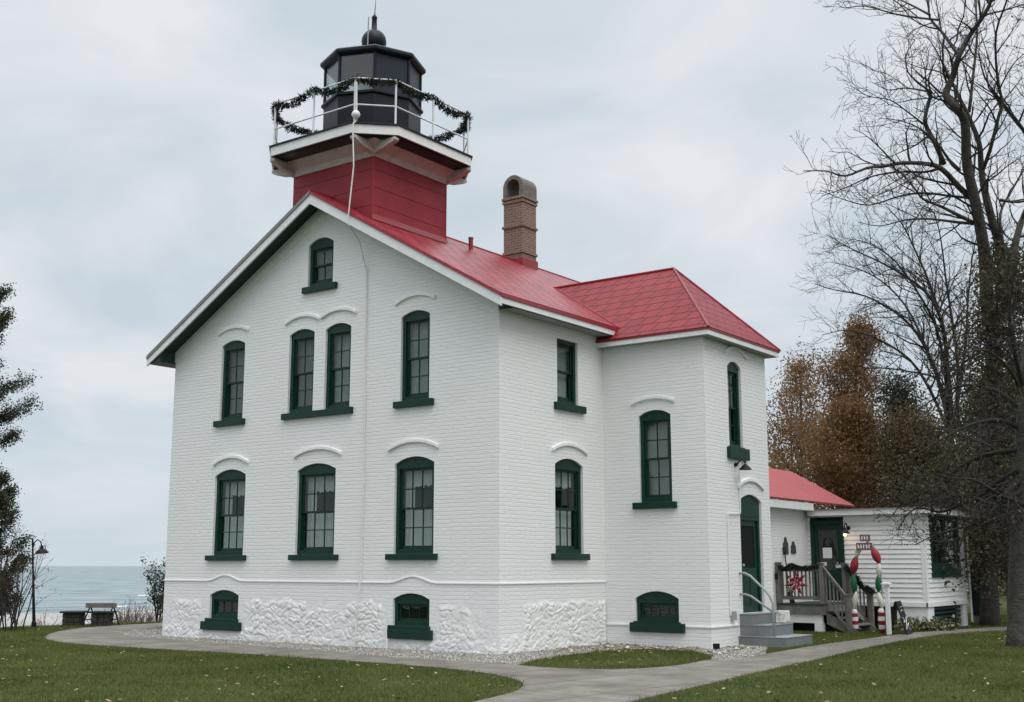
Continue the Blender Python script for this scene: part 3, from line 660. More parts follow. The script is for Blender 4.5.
# rake boards, frieze and soffits
cs = math.sqrt(1 + SL * SL)
for side, r_, xe in ((1, rR, xe1), (-1, rL, xe0)):
    ze = roofz(xe); dz = .058 * cs
    mb = MB(); mb.prism(G, [(RX, RZ - dz), (xe, ze - dz), (xe, ze - dz - .20), (RX, RZ - dz - .235)], EOY - .055, EOY - .012); mb.build('rake_board', M['white_trim'], r_, bevel=.004)
    mb = MB(); mb.prism(G, [(RX, RZ - dz - .005), (xe, ze - dz - .005), (xe, ze - dz + .045), (RX, RZ - dz + .055)] if side > 0 else [(RX, RZ - dz - .040), (xe, ze - dz - .035), (xe, ze - dz + .045), (RX, RZ - dz + .055)], EOY - .012, EOY + .012); mb.build('drip_edge', M['red_edge'] if side > 0 else M['grey_edge'], r_)
    mb = MB(); xs_ = xe - side * .03
    mb.add([(RX, -EOY + .055, RZ - .16), (xs_, -EOY + .055, roofz(xs_) - .16), (xs_, .0, roofz(xs_) - .16), (RX, .0, RZ - .16)], [(0, 1, 2, 3)]); mb.build('soffit', M['green_dark'], r_, fix=False)
    # smooth frieze board on the wall under the soffit
    xw = 0.002 if side > 0 else -W - .002
    mb = MB(); mb.prism(G, [(RX, RZ - .17), (xw, roofz(xw) - .17), (xw, 6.60), (RX, 9.46)], -.01, .03); mb.build('frieze_board', M['white_trim'], r_, bevel=.004)
    # eave fascia and soffit
    xw2 = 0 if side > 0 else -W
    mb = MB(); ys_ = 0.0 if side > 0 else -EOY + .012; mb.add([(xe - side * .045, ys_, ze - .22), (xw2, ys_, ze - .20), (xw2, yb, ze - .20), (xe - side * .045, yb, ze - .22)], [(0, 1, 2, 3)]); mb.build('soffit', M['soffit_shade_grey'] if side > 0 else M['green_dark'], r_, fix=False)
    mb = MB(); mb.wbox(*sorted((xe - side * .045, xe - side * .012)), -EOY + .055, yb, ze - .205, ze - dz); mb.build('fascia', M['white_trim'], r_, bevel=.004)
    mb = MB(); mb.wbox(*sorted((xe - side * .012, xe + side * .012)), -EOY + .012, yb, ze - dz - .02, ze - .012); mb.build('drip_edge', M['red_edge'], r_)
mb = MB(); mb.prism(G, [(xe0 + .05, roofz(xe0) - .2), (-W, roofz(xe0) - .2), (-W, roofz(-W) - .17)], 0, EOY - .06); mb.build('soffit', M['green_dark'], rL)

# ---- wing roof
o = .28; za_, zr = 6.56, 8.42; ym = (D1 + D2) / 2; xa = 1.02
A = (PX + o, D1 - o, za_); B = (PX + o, D2 + o, za_); AP = (xa, ym, zr)
wr = roof_part('wing_roof', [(-.02, D1 - o, za_), A, AP, (-2.42, ym, zr)], .05, M['roof_wing'], LH, (1, 0, 0), (0, 1, 1.03), -.55)
w2 = roof_part('wing_roof', [A, B, AP], .05, M['roof_wing'], LH, (0, 1, 0), (-1, 0, 1.04), -.55)
w3 = roof_part('wing_roof', [B, (-.02, D2 + o, za_), (-2.42, ym, zr), AP], .05, M['roof_wing'], LH, (1, 0, 0), (0, -1, 1.03))
mb = MB(); mb.tube([Vector(AP) + Vector((0, 0, .01)), (-2.42, ym, zr + .01)], .03, 8); mb.build('ridge_cap', M['red_edge'], wr)
mb = MB(); mb.tube([Vector(A) + Vector((0, 0, .0)), Vector(AP) + Vector((0, 0, .01))], .028, 8); mb.build('hip_cap', M['red_edge'], wr)
mb = MB(); mb.tube([Vector(B), Vector(AP) + Vector((0, 0, .01))], .028, 8); mb.build('hip_cap', M['red_edge'], w2)
# valley flashing
vz = lambda y: za_ + (zr - za_) / (ym - D1 + o) * (y - D1 + o)
def valley_pt(y): z = vz(y); return Vector((RX + (RZ - z) / SL, y, z + .012))
mb = MB(); q = valley_pt(D1 - .02), valley_pt(ym)
mb.tube([q[0], q[1]], .02, 6); mb.build('valley_flashing', M['red_edge'], wr)
for nm, mm_, z0, z1, g0 in (('fascia', 'white_trim', za_ - .155, za_ - .05, .03), ('drip_edge', 'red_edge', za_ - .05, za_ - .004, .012)):
    mb = MB(); t = .03 if nm == 'fascia' else .03
    mb.wbox(-.02, PX + o - g0, D1 - o + g0, D1 - o + g0 + t, z0, z1); mb.wbox(PX + o - g0 - t, PX + o - g0, D1 - o + g0 + t, D2 + o - g0 - t, z0, z1); mb.wbox(-.02, PX + o - g0, D2 + o - g0 - t, D2 + o - g0, z0, z1)
    mb.build(nm, M[mm_], wr, bevel=.003)
mb = MB(); mb.wbox(0.01, PX + o - .06, D1 - o + .06, D1 - .005, za_ - .15, za_ - .12); mb.wbox(PX + .005, PX + o - .06, D1 - .005, D2 + o - .06, za_ - .151, za_ - .121); mb.build('soffit', M['soffit_shade_grey'], wr)

# ---- chimney, vent
ca, cy, cz = .325, 7.50, 9.4
mb = MB(); mb.wbox(RX - ca, RX + ca, cy - ca, cy + ca, cz, 11.66)
for z, g0 in ((10.85, .035), (10.10, .03), (11.56, .03), (11.66, .045)): mb.wbox(RX - ca - g0, RX + ca + g0, cy - ca - g0, cy + ca + g0, z, z + .075)
ch = mb.build('chimney', M['brick'], LH, bevel=.008)
mb = MB(); prof = []; n = 16; r0, r1 = .335, .22; zc_ = 12.03
out_ = [(RX + r0 * math.cos(math.pi * i / n), zc_ + r0 * math.sin(math.pi * i / n)) for i in range(n + 1)]
inn = [(RX + r1 * math.cos(math.pi * i / n), zc_ + r1 * math.sin(math.pi * i / n)) for i in range(n + 1)]
pts = [(RX + r0, 11.735)] + out_ + [(RX - r0, 11.735), (RX - r1, 11.735)] + inn[::-1] + [(RX + r1, 11.735)]
nP = len(pts); mb2 = MB()
FrC = Frame((0, 0, 0), (1, 0, 0), (0, -1, 0))
tri = [tuple(t) for t in tessellate_polygon([[Vector((a, b_, 0)) for a, b_ in pts]])]
for d_ in (-cy + .34, -cy - .34): mb2.add([FrC.p(a, b_, d_) for a, b_ in pts], tri)
mb2.add([FrC.p(a, b_, -cy + .34) for a, b_ in pts] + [FrC.p(a, b_, -cy - .34) for a, b_ in pts], [(i, (i + 1) % nP, (i + 1) % nP + nP, i + nP) for i in range(nP)])
mb2.build('chimney_hood', M['concrete_cap'], ch)
mb = MB(); mb.wbox(RX - ca - .03, RX + ca + .03, cy - ca - .04, cy + ca + .04, 9.3, 9.97); mb.build('flashing', M['red_edge'], ch)
mb = MB(); mb.lathe((-3.8, 3.86, roofz(-3.8) - .08), [(.16, 0), (.07, .10), (.058, .12), (.058, .40), (.066, .40), (.066, .44)], 14); mb.build('vent_pipe', M['red_edge'], LH, smooth=False)

# ---- tower
TX, TY, TH = RX - .07, 1.54, 1.285
mb = MB(); z = 7.9; k = 0
while z < 10.70:
    z1 = min(z + .42, 10.72); g0 = .0; mb.wbox(TX - TH, TX + TH, TY - TH, TY + TH, z, z1 - .012); mb.wbox(TX - TH + .012, TX + TH - .012, TY - TH + .012, TY + TH - .012, z1 - .012, z1); z = z1
tw = mb.build('tower', M['tower_red'], LH)
for sy in (-1, 1): mb = MB(); mb.tube([(TX + TH - .02, TY + sy * (TH - .02), 7.9), (TX + TH - .02, TY + sy * (TH - .02), 10.72)], .033, 8); mb.build('corner_trim', M['tower_red'], tw)
mb = MB()
for zz, gg in ((0, 0),):
    for x0, x1, y0, y1 in ((TX + TH - .01, TX + TH + .05, TY - TH, TY + TH),): 
        Vv = [(x1, y0 - .05, roofz(x1) + .02), (x1, y1 + .05, roofz(x1) + .02), (x0, y1 + .02, roofz(x0) + .16), (x0, y0 - .02, roofz(x0) + .16)]
        mb.add(Vv, [(0, 1, 2, 3)])
mb.build('flashing', M['red_edge'], tw, fix=False)
# cove under the gallery
mb = MB(); q0, q1 = TH + .02, TH + .30
lo = [(TX + sx * q0, TY + sy * q0, 10.70) for sx, sy in ((-1, -1), (1, -1), (1, 1), (-1, 1))]; mid = [(TX + sx * (q0 + .06), TY + sy * (q0 + .06), 10.82) for sx, sy in ((-1, -1), (1, -1), (1, 1), (-1, 1))]; hi = [(TX + sx * q1, TY + sy * q1, 10.99) for sx, sy in ((-1, -1), (1, -1), (1, 1), (-1, 1))]
mb.add(lo + mid + hi, [(i, (i + 1) % 4, (i + 1) % 4 + 4, i + 4) for i in range(4)] + [(i + 4, (i + 1) % 4 + 4, (i + 1) % 4 + 8, i + 8) for i in range(4)])
cove = mb.build('cove', M['pink_trim'], tw)
# gallery deck
DA, DC, DZ = 2.03, .74, 11.27
def octo(a, c_): return [(TX + x, TY + y) for x, y in ((a - c_, -a), (a, -a + c_), (a, a - c_), (a - c_, a), (-a + c_, a), (-a, a - c_), (-a, -a + c_), (-a + c_, -a))]
def oct_prism(name, a, c_, z0, z1, m, parent, bevel=.004):
    mb = MB(); P = octo(a, c_); mb.hull([(x, y, z0) for x, y in P], [(x, y, z1) for x, y in P]); return mb.build(name, m, parent, bevel=bevel)
gd = oct_prism('gallery_deck', DA - .05, DC - .02, DZ - .26, DZ - .02, M['black_iron'], LH)
mb = MB(); P0, P1 = octo(DA, DC), octo(DA - .04, DC - .017)
for i in range(8):
    j = (i + 1) % 8
    mb.hull([(*P0[i], DZ - .24), (*P0[j], DZ - .24), (*P0[j], DZ - .03), (*P0[i], DZ - .03)], [(*P1[i], DZ - .24), (*P1[j], DZ - .24), (*P1[j], DZ - .03), (*P1[i], DZ - .03)])
mb.build('fascia', M['white_trim'], gd)
oct_prism('floor_edge', DA + .035, DC + .015, DZ - .03, DZ + .008, M['black_iron'], gd)
oct_prism('soffit', DA - .10, DC - .04, DZ - .275, DZ - .262, M['navy'], gd)
# brackets run from each tower corner to the cut corners of the deck
for sx, sy in ((1, -1), (-1, -1), (1, 1), (-1, 1)):
    for tgt in ((sx * (DA - DC), sy * DA), (sx * DA, sy * (DA - DC))):
        a = Vector((TX + sx * (TH + .0), TY + sy * (TH + .0), 0)); b_ = Vector((TX + tgt[0], TY + tgt[1], 0)); d_ = (b_ - a).normalized(); n_ = Vector((-d_.y, d_.x, 0)) * .075
        Lb = (b_ - a).length - .05
        sec = [(0, 10.72), (.12, 10.76), (.35, 10.80), (Lb - .05, 10.90), (Lb, 10.93), (Lb, 10.995), (0, 10.995)]
        mb = MB(); mb.hull([a + d_ * s_ + Vector((0, 0, z)) + n_ for s_, z in sec], [a + d_ * s_ + Vector((0, 0, z)) - n_ for s_, z in sec]); mb.build('bracket', M['pink_trim'], gd, bevel=.01)
# railing
RA, RC = DA - .10, DC - .10
RP = octo(RA, RC)
def rp(i): return Vector((*RP[i % 8], 0))
def posts_list():
    P = []
    for i in range(8):
        P.append(rp(i)); 
        if (rp(i + 1) - rp(i)).length > 1.5: P.append((rp(i) + rp(i + 1)) / 2)
    return P
for q in posts_list():
    mb = MB(); mb.tube([q + Vector((0, 0, DZ)), q + Vector((0, 0, DZ + 1.08))], .024, 10); mb.lathe(q + Vector((0, 0, DZ)), [(.05, 0), (.05, .02), (.03, .03)], 10); mb.build('railing_post', M['white_iron'], gd, smooth=False)
for zz in (.45, 1.07):
    mb = MB(); mb.tube([rp(i % 8) + Vector((0, 0, DZ + zz)) for i in range(9)], .019, 8); mb.build('rail', M['white_iron'], gd, smooth=False)
# lantern room
LR = 1.17
def vtx(r, i): a = rad(-90 + 45 * i); return Vector((TX + r * math.cos(a), TY + r * math.sin(a), 0))
mb = MB(); mb.lathe((TX, TY, DZ), [(LR + .03, 0), (LR + .03, .08), (LR, .10), (LR, 1.20), (LR + .06, 1.22), (LR + .06, 1.28), (LR - .02, 1.30)], 8, phase=0); ln = mb.build('lantern_wall', M['black_iron'], LH, bevel=.006)
lt = thing('lantern_room', None, None); COL.objects.unlink(lt); bpy.data.objects.remove(lt)
zg0, zg1 = DZ + 1.30, 13.50
for i in range(8):
    a, b_ = vtx(LR - .04, i), vtx(LR - .04, i + 1)
    ins = (b_ - a).normalized() * .035; nn = Vector((-(b_ - a).y, (b_ - a).x, 0)).normalized() * .012
    q = [a + ins + Vector((0, 0, zg0)), b_ - ins + Vector((0, 0, zg0)), b_ - ins + Vector((0, 0, zg1)), a + ins + Vector((0, 0, zg1))]
    glass = i in (0, 7, 6, 5, 4)
    mb = MB(); mb.hull([x + nn for x in q], [x - nn for x in q]); 
    # faces looking at the house are blanked with dark panels
    mb.build('lantern_pane' if glass else 'blank_panel', M['lantern_glass'] if glass else M['navy'], ln)
for i in range(8):
    q = vtx(LR - .02, i); mb = MB(); mb.tube([q + Vector((0, 0, zg0 - .02)), q + Vector((0, 0, zg1 + .03))], .035, 6); mb.build('mullion', M['black_iron'], ln)
mb = MB(); mb.lathe((TX, TY, 13.49), [(LR - .05, -.02), (LR + .02, 0), (LR + .09, .03), (LR + .11, .06), (LR + .11, .12), (LR + .06, .16), (.5, .44), (.22, .52), (.16, .56)], 8, phase=0); lr = mb.build('lantern_roof', M['black_iron'], ln)
mb = MB(); R_ = .305; mb.lathe((TX, TY, 14.26), [(.02, -R_)] + [(R_ * math.cos(t), R_ * math.sin(t)) for t in np.linspace(-1.3, 1.3, 16)] + [(.07, R_ + .0), (.06, R_ + .30), (.075, R_ + .32), (.03, R_ + .40)], 24); mb.build('ventilator_ball', M['black_iron'], lr, smooth=True)
mb = MB(); mb.tube([(TX, TY, 14.8), (TX + .01, TY, 15.02), (TX + .03, TY, 15.35)], [.016, .012, .005], 6); mb.build('lightning_rod', M['black_iron'], lr)
mb = MB(); mb.tube([(TX + .12, TY - .35, 13.75), (TX + .12, TY - .33, 14.75)], .016, 6); mb.build('ladder_rod', M['grey_iron'], lr)
mb = MB(); mb.lathe((TX, TY, 11.3), [(.30, 0), (.18, .2), (.18, .75), (.42, .8), (.42, .84)], 16); pd = mb.build('lens_pedestal', M['white_iron'], ln)
mb = MB(); prof = [(.30, 12.14)]
for i in range(11): t = i / 10; r = .30 + .14 * math.sin(math.pi * t); z = 12.16 + 1.0 * t; prof += [(r + .03, z), (r - .02, z + .05)]
mb.lathe((TX, TY, 0), prof, 24); mb.build('lens', mat('lens_glass', (.62, .70, .70), .08, 0, spec=.8), ln)
# ground wire from the gallery down the gable
post = rp(7) if False else Vector((TX + RA - RC, TY - RA, 0))
mb = MB(); cw = [(post.x + .09, post.y - .05, 12.2), (post.x + .12, post.y - .05, 11.3), (post.x + .13, TY - DA - .06, 11.2), (post.x + .13, TY - DA - .07, 11.0), (-3.55, -.56, 10.2), (-3.66, -EOY - .035, roofz(-3.7) + .06), (-3.70, -EOY - .03, roofz(-3.7) - .28), (-3.66, -.22, 8.62), (-3.60, -.035, 7.98), (-3.58, -.03, 7.4), (-3.59, -.03, 6), (-3.56, -.03, 4.6), (-3.54, -.03, 3.0), (-3.57, -.05, 1.36), (-3.62, -.075, .6), (-3.66, -.09, 0.0)]
mb.tube(cw, .015, 8); gw = mb.build('grounding_cable', mat('cable_white', (.72, .71, .70), .5, .12, 5), LH)
mb = MB(); mb.lathe((post.x + .13, post.y - .09, 11.42), [(.02, -.10)] + [(.095 * math.cos(t), .095 * math.sin(t)) for t in np.linspace(-1.4, 1.4, 9)] + [(.02, .1)], 16); mb.build('insulator', M['white_iron'], gw, smooth=True)
mb = MB(); mb.tube([(-2.76, -.10, .62), (-2.77, -.10, .3), (-2.74, -.11, 0)], .016, 6); mb.build('vent_tube', M['white_paint'], LH)
# conduit with outlet box beside the door
mb = MB(); mb.tube([(PX + .03, 5.33, 4.05), (PX + .03, 5.29, 3.30), (PX + .03, 5.27, 2.78)], .014, 6); mb.tube([(PX + .03, 5.27, 2.76), (PX + .03, 4.66, 2.74), (PX + .03, 4.66, .66), (PX + .03, 4.72, .62)], .014, 6)
cn = mb.build('conduit', M['white_paint'], LH)
mb = MB(); mb.box(WE, 4.70, 4.83, .54, .72, 0, .09); mb.build('outlet_box', M['grey_iron'], cn, bevel=.01)
def gooseneck(name, F, u, z, lab=None, parent=None, s=1.0, sr=1.0):
    mb = MB(); mb.lathe(F.p(u, z, .0), [(.0, 0)], 3) if False else None
    mb.tube([F.p(u, z, 0), F.p(u, z, .05)], .075 * s, 14)
    mb.tube([F.p(u, z, .05), F.p(u, z + .02, .12 * s), F.p(u, z + .16 * s, .22 * s), F.p(u, z + .20 * s, .33 * s), F.p(u, z + .12 * s, .42 * s), F.p(u, z + .02, .44 * s)], .016, 8)
    mb.lathe(F.p(u, z - .22 * s, .44 * s), [(.19 * s * sr, 0), (.20 * s * sr, .012), (.10 * s * sr, .13 * s * sr), (.055 * s * sr, .17 * s * sr), (.05 * s, .22 * s), (.02 * s, .24 * s)], 18)
    return mb
gooseneck('l', WE, 5.14, 3.80, s=.55, sr=1.25).build('wall_lamp', M['black'], LH, smooth=False)

# ================================================================== CONCRETE STEPS
ST = thing('concrete_steps', 'grey painted concrete steps with pipe handrail at the green wing door', 'steps', (3, 5.7, 0))
for x1, y0, z0, z1 in ((3.55, 5.04, -.1, .20), (3.12, 5.13, .20, .43), (2.80, 5.13, .43, .655)):
    mb = MB(); mb.wbox(PX + .002, x1, y0, 6.45, z0, z1 - .012); t_ = mb.build('step', M['step_grey'], ST, bevel=.012)
    mb = MB(); mb.wbox(PX + .004, x1 + .01, y0 - .01, 6.455, z1 - .012, z1 + .004); mb.build('tread', M['step_top'], t_, bevel=.003)
yr = 5.19
mb = MB(); mb.tube([(PX, yr, 1.50), (2.62, yr, 1.50), (2.75, yr, 1.44), (3.08, yr, 1.14), (3.18, yr, 1.02), (3.235, yr, .88), (3.24, yr, .7), (3.24, yr, .20)], .026, 10); mb.build('handrail', M['grey_iron'], ST, smooth=True)
mb = MB(); mb.tube([(PX, yr, 1.06), (2.62, yr, 1.06), (2.75, yr, 1.02), (3.24, yr, .70)], .024, 10); mb.build('handrail', M['grey_iron'], ST, smooth=True)

# ================================================================== ANNEX
AX, AY, AX1, AY1 = .69, 13.3, 3.86, 16.75
AN = thing('annex', 'low white annex with red roof, clapboard end and green door behind the porch', 'building', (1, 13, 0))
FB = Frame((AX, 0, 0), (0, 1, 0), (1, 0, 0)); FD = Frame((0, AY, 0), (1, 0, 0), (0, -1, 0)); FE = Frame((AX1, 0, 0), (0, 1, 0), (1, 0, 0))
mb = MB(); wall_sheet(mb, FB, [(D2, -.2), (AY, -.2), (AY, 3.3), (D2, 3.3)], []); mb.build('brick_wall', M['white_brick'], AN, fix=False)
# clapboards: each a thin wedge
def clap(F, u0, u1, z0, z1, holes_, name='clapboard_wall', rev=.125):
    mb = MB(); z = z0
    while z < z1 - .01:
        zt_ = min(z + rev, z1); spans = [(u0, u1)]
        for (a, b_, c0, c1) in holes_:
            if z < c1 - .005 and zt_ > c0 + .005:
                spans = [s_ for x, y in spans for s_ in ((x, min(y, a)), (max(x, b_), y)) if s_[1] - s_[0] > .01]
        for x, y in spans:
            mb.add([F.p(x, z, .034), F.p(y, z, .034), F.p(y, zt_, .006), F.p(x, zt_, .006), F.p(x, z, 0), F.p(y, z, 0)], [(0, 1, 2, 3), (0, 1, 5, 4)])
        z = zt_
    return mb
dw = (.77, 1.72, .80, 2.88); ww = (13.75, 16.30, 1.42, 3.0)
clap(FD, AX, AX1, .72, 3.0, [dw]).build('clapboard_wall', M['white_paint'], AN, fix=False)
clap(FE, AY, AY1, .72, 3.0, [ww]).build('clapboard_wall', M['white_paint'], AN, fix=False)
mb = MB(); mb.wbox(-4, AX1 - .16, AY + .16, AY1, .5, 3.1); mb.build('annex_shade_box', M['room_shade'], AN)  # added dark block; its colour stands for the unlit annex inside
mb = MB(); mb.box(FD, AX, AX1 + .03, .60, .72, -.02, .05); mb.box(FE, AY - .05, AY1, .60, .722, -.02, .05); mb.build('skirt_board', M['white_paint'], AN, bevel=.006)
for F, u0, u1 in ((FD, 1.9, 2.1), (FD, 3.05, AX1), (FE, AY + .006, AY + .5), (FE, 16.35, AY1)):
    mb = MB(); mb.box(F, u0, u1, -.1, .60, -.2, .004 if F is FE else 0); mb.build('foundation_pier', M['white_paint'], AN)
mb = MB(); mb.wbox(-3, AX1 - .25, AY + .25, AY1 - .1, -.1, .6); mb.build('crawlspace_shade', M['black'], AN)  # black block stands in for the shade between the piers
mb = MB()
for k_ in range(5): mb.box(FE, AY + .5, 16.35, .06 + k_ * .11, .12 + k_ * .11, -.12, -.06)
mb.build('foundation_vent', M['green'], AN)
for F, a, b_ in ((FE, AY - .03, AY + .09), (FD, AX1 - .09, AX1 - .004), (FE, AY1 - .22, AY1)): mb = MB(); mb.box(F, a, b_, .722, 3.0, .0, .036 if F is FE else .034); mb.build('corner_board', M['white_paint'], AN, bevel=.004)
mb = MB(); mb.box(FD, AX + .1, AX1 + .30, 3.0, 3.16, .0, .26); mb.box(FE, AY - .258, AY1 + .2, 3.0, 3.158, .0, .30); mb.build('eave_board', M['white_trim'], AN, bevel=.006)
mb = MB(); mb.add([(AX - .2, AY - .3, 3.17), (AX1 + .34, AY - .3, 3.17), (AX1 + .34, AY1 + .25, 3.17), (AX - .2, AY1 + .25, 3.175)], [(0, 1, 2, 3)]); mb.add([(AX - .2, AY - .3, 3.15), (AX1 + .34, AY - .3, 3.15), (AX1 + .34, AY1 + .25, 3.15), (AX - .2, AY1 + .25, 3.15), (AX - .2, AY - .3, 3.17), (AX1 + .34, AY - .3, 3.17), (AX1 + .34, AY1 + .25, 3.17)], [(0, 1, 5, 4), (1, 2, 6, 5), (0, 1, 2, 3)]); mb.build('flat_roof', mat('roof_grey', (.20, .18, .17), .8, .2, 3), AN, fix=False)
mb = MB(); mb.wbox(AX + .01, AX + .32, D2 + .05, AY - .30, 3.14, 3.22); mb.wbox(AX + .28, AX + .32, D2 + .05, AY - .3, 3.22, 3.34); mb.build('eave_board', M['white_trim'], AN, bevel=.004)
# hipped red roof of the annex
zE, zR_ = 3.36, 4.25
E0 = (AX + .36, D2 + .02, zE); E1 = (AX + .36, 13.9, zE); RG0 = (-1.2, D2 + .02, zR_ + .25); RG1 = (-1.2, 11.2, zR_ + .25)
ar = roof_part('hip_roof', [E0, (AX + .36, AY - .1, zE), (AX + .36, AY - .1, zE), RG1, RG0][0:0] + [(1.05, D2 + .02, 3.40), (1.05, 16.0, 3.40), (-.5, 15.1, 4.42), (-.5, D2 + .02, 4.42)], .05, M['roof_annex'], AN, (0, 1, 0), (-1, 0, .6))
def pl_poly():
    return [(AX + .36, AY - .1, zE), (1.95, AY + 1.6, 3.28), (-1.2, 11.2, zR_ + .25)]
# green door with side panels
mb = MB(); u0, u1, z0, z1 = dw
mb.box(FD, u0, u0 + .10, z0, z1, -.06, .045); mb.box(FD, u1 - .10, u1, z0, z1, -.06, .045); mb.box(FD, u0 + .10, u1 - .10, z1 - .11, z1, -.06, .045)
mb.box(FD, u0 + .10, u1 - .10, z0, z0 + .75, -.05, .01); mb.box(FD, u0 + .1, u0 + .2, z0 + .75, z1 - .11, -.05, .01); mb.box(FD, u1 - .2, u1 - .1, z0 + .75, z1 - .11, -.05, .01); mb.box(FD, u0 + .2, u1 - .2, z1 - .25, z1 - .11, -.05, .01)
ad = mb.build('door', M['green'], AN, bevel=.006)
mb = MB(); mb.box(FD, u0 + .19, u1 - .19, z0 + .74, z1 - .24, -.025, -.02); mb.build('pane', M['glass'], ad)
mb = MB(); mb.box(FD, 1.10, 1.36, 1.86, 2.14, .012, .016); mb.build('notice', M['paper'], ad)
mb = MB(); mb.box(FD, 1.02, 1.20, 1.66, 1.75, .012, .016); mb.build('notice', M['paper'], ad)
mb = MB(); mb.box(FD, 1.45, 1.60, 1.60, 1.68, .012, .016); mb.build('notice', M['paper'], ad)
mb = MB(); mb.lathe(FD.p(1.52, 1.72, .05), [(.0, -.03), (.03, -.02), (.03, .02), (.0, .03)], 10); mb.build('handle', M['grey_iron'], ad)
mb = MB(); n = 14
for i in range(n): a = math.pi * i / (n - 1); 
wr_ = [FD.p(1.23 + .12 * math.cos(t), 2.26 + .14 * math.sin(t), .02) for t in np.linspace(0, math.pi, 10)]; mb.tube(wr_, .025, 6); mb.build('door_wreath', M['garland'], ad)
# end window
u0, u1, z0, z1 = ww
mb = MB(); mb.box(FE, u0, u0 + .12, z0, z1, -.05, .045); mb.box(FE, u1 - .12, u1, z0, z1, -.05, .045); mb.box(FE, u0 + .12, u1 - .12, z0, z0 + .30, -.05, .045); mb.box(FE, u0 + .12, u1 - .12, z1 - .12, z1, -.05, .045); mb.box(FE, u0 - .04, u1 + .04, z0 - .06, z0, -.02, .08)
um = (u0 + u1) / 2
mb.box(FE, um - .04, um + .04, z0 + .3, z1 - .12, -.05, .02); mb.box(FE, u0 + .12, u1 - .12, (z0 + z1) / 2 + .06, (z0 + z1) / 2 + .11, -.05, .015)
aw = mb.build('window', M['green'], AN, bevel=.006)
mb = MB(); mb.box(FE, u0 + .1, u1 - .1, z0 + .28, z1 - .1, -.03, -.025); mb.build('pane', M['glass'], aw)
# downpipe at the far corner
mb = MB(); mb.tube([(AX1 + .10, AY1 + .10, 3.0), (AX1 + .10, AY1 + .10, .1)], .03, 8); mb.build('downpipe', M['white_paint'], AN)
mb = MB(); mb.box(FB, 10.98, 11.12, 1.32, 1.46, 0, .08); mb.build('meter_box', M['black'], AN, bevel=.01)
al = gooseneck('l', FD, 1.86, 2.66, s=.7).build('wall_lamp', M['black'], AN)
m_, nt_, p_ = newmat('lamp_bulb'); p_.inputs['Emission Color'].default_value = (1, .62, .32, 1); p_.inputs['Emission Strength'].default_value = 5
mb = MB(); mb.lathe(FD.p(1.86, 2.48, .30), [(.0, -.04), (.035, -.03), (.045, 0), (.03, .04), (.0, .05)], 12); mb.build('bulb', m_, al, smooth=True)
pl = bpy.data.lights.new('door_lamp_light', 'POINT'); pl.energy = .5; pl.color = (1, .62, .35); pl.shadow_soft_size = .04
po = bpy.data.objects.new('door_lamp_light', pl); COL.objects.link(po); po.location = FD.p(1.86, 2.40, .30)

# wall ornaments and shovel
def plaque(lab, u, z, h, w):
    mb = MB(); mb.prism(FB, [(u - w, z), (u + w, z), (u + w * .92, z + h * .62), (u + w * .45, z + h * .78), (u + w * .3, z + h), (u - w * .3, z + h), (u - w * .45, z + h * .78), (u - w * .92, z + h * .62)], .004, .035)
    tag(mb.build('wall_plaque', M['grey_iron'] if False else mat('dark_plaque', (.045, .045, .045), .7, .3, 8), bevel=.006), lab, 'plaque', 'dark plaques on the annex wall')
plaque('taller dark lantern-shaped plaque on the white annex wall', 11.72, 1.96, .44, .16)
plaque('shorter dark lantern-shaped plaque on the white annex wall', 12.22, 1.98, .32, .15)

# ================================================================== PORCH
PO = thing('porch', 'weathered grey wooden porch with railings and stair at the annex door', 'porch', (1.3, 12, 0))
px0, px1, py0, py1, pz = AX + .04, 2.0, 11.0, AY - .04, .70
mb = MB()
for k_ in range(16):
    a = py0 + (py1 - py0) * k_ / 16; mb.wbox(px0, px1, a, a + (py1 - py0) / 16 - .008, pz - .035, pz)
mb.build('deck', M['deck_green'], PO)
mb = MB(); mb.wbox(px0, px1 - .002, py0 + .02, py0 + .06, pz - .27, pz - .036); mb.wbox(px1 - .04, px1, py0 + .062, py1, pz - .27, pz - .036); mb.build('rim_board', M['grey_wood'], PO)
mb = MB(); mb.wbox(px0, px1 - .1, py0 + .07, py0 + .17, .22, pz - .271); mb.wbox(px1 - .30, px1 - .1, py0 + .05, py0 + .25, -.05, .219); mb.wbox(px0, px0 + .28, py0 + .05, py0 + .25, -.05, .219); mb.build('support_beam', M['white_paint'], PO)
mb = MB(); mb.wbox(px0 + .1, px1 - .35, py0 + .5, py0 + .55, -.05, .4); mb.build('under_porch_shade', M['black'], PO)  # black sheet stands in for the shade below the deck
def post(x, y, z0, z1, w=.055):
    mb = MB(); mb.wbox(x - w, x + w, y - w, y + w, z0, z1); mb.wbox(x - w - .015, x + w + .015, y - w - .015, y + w + .015, z1, z1 + .03); return mb
for x, y, z0, z1 in ((px0 + .05, py0 + .06, pz, 1.72), (px1 - .06, py0 + .06, pz, 1.70), (px1 - .06, 12.62, pz, 1.70), (2.62, py0 + .06, 0, .92), (2.62, 12.62, 0, 1.0)): post(x, y, z0, z1).build('post', M['grey_wood'], PO, bevel=.006)
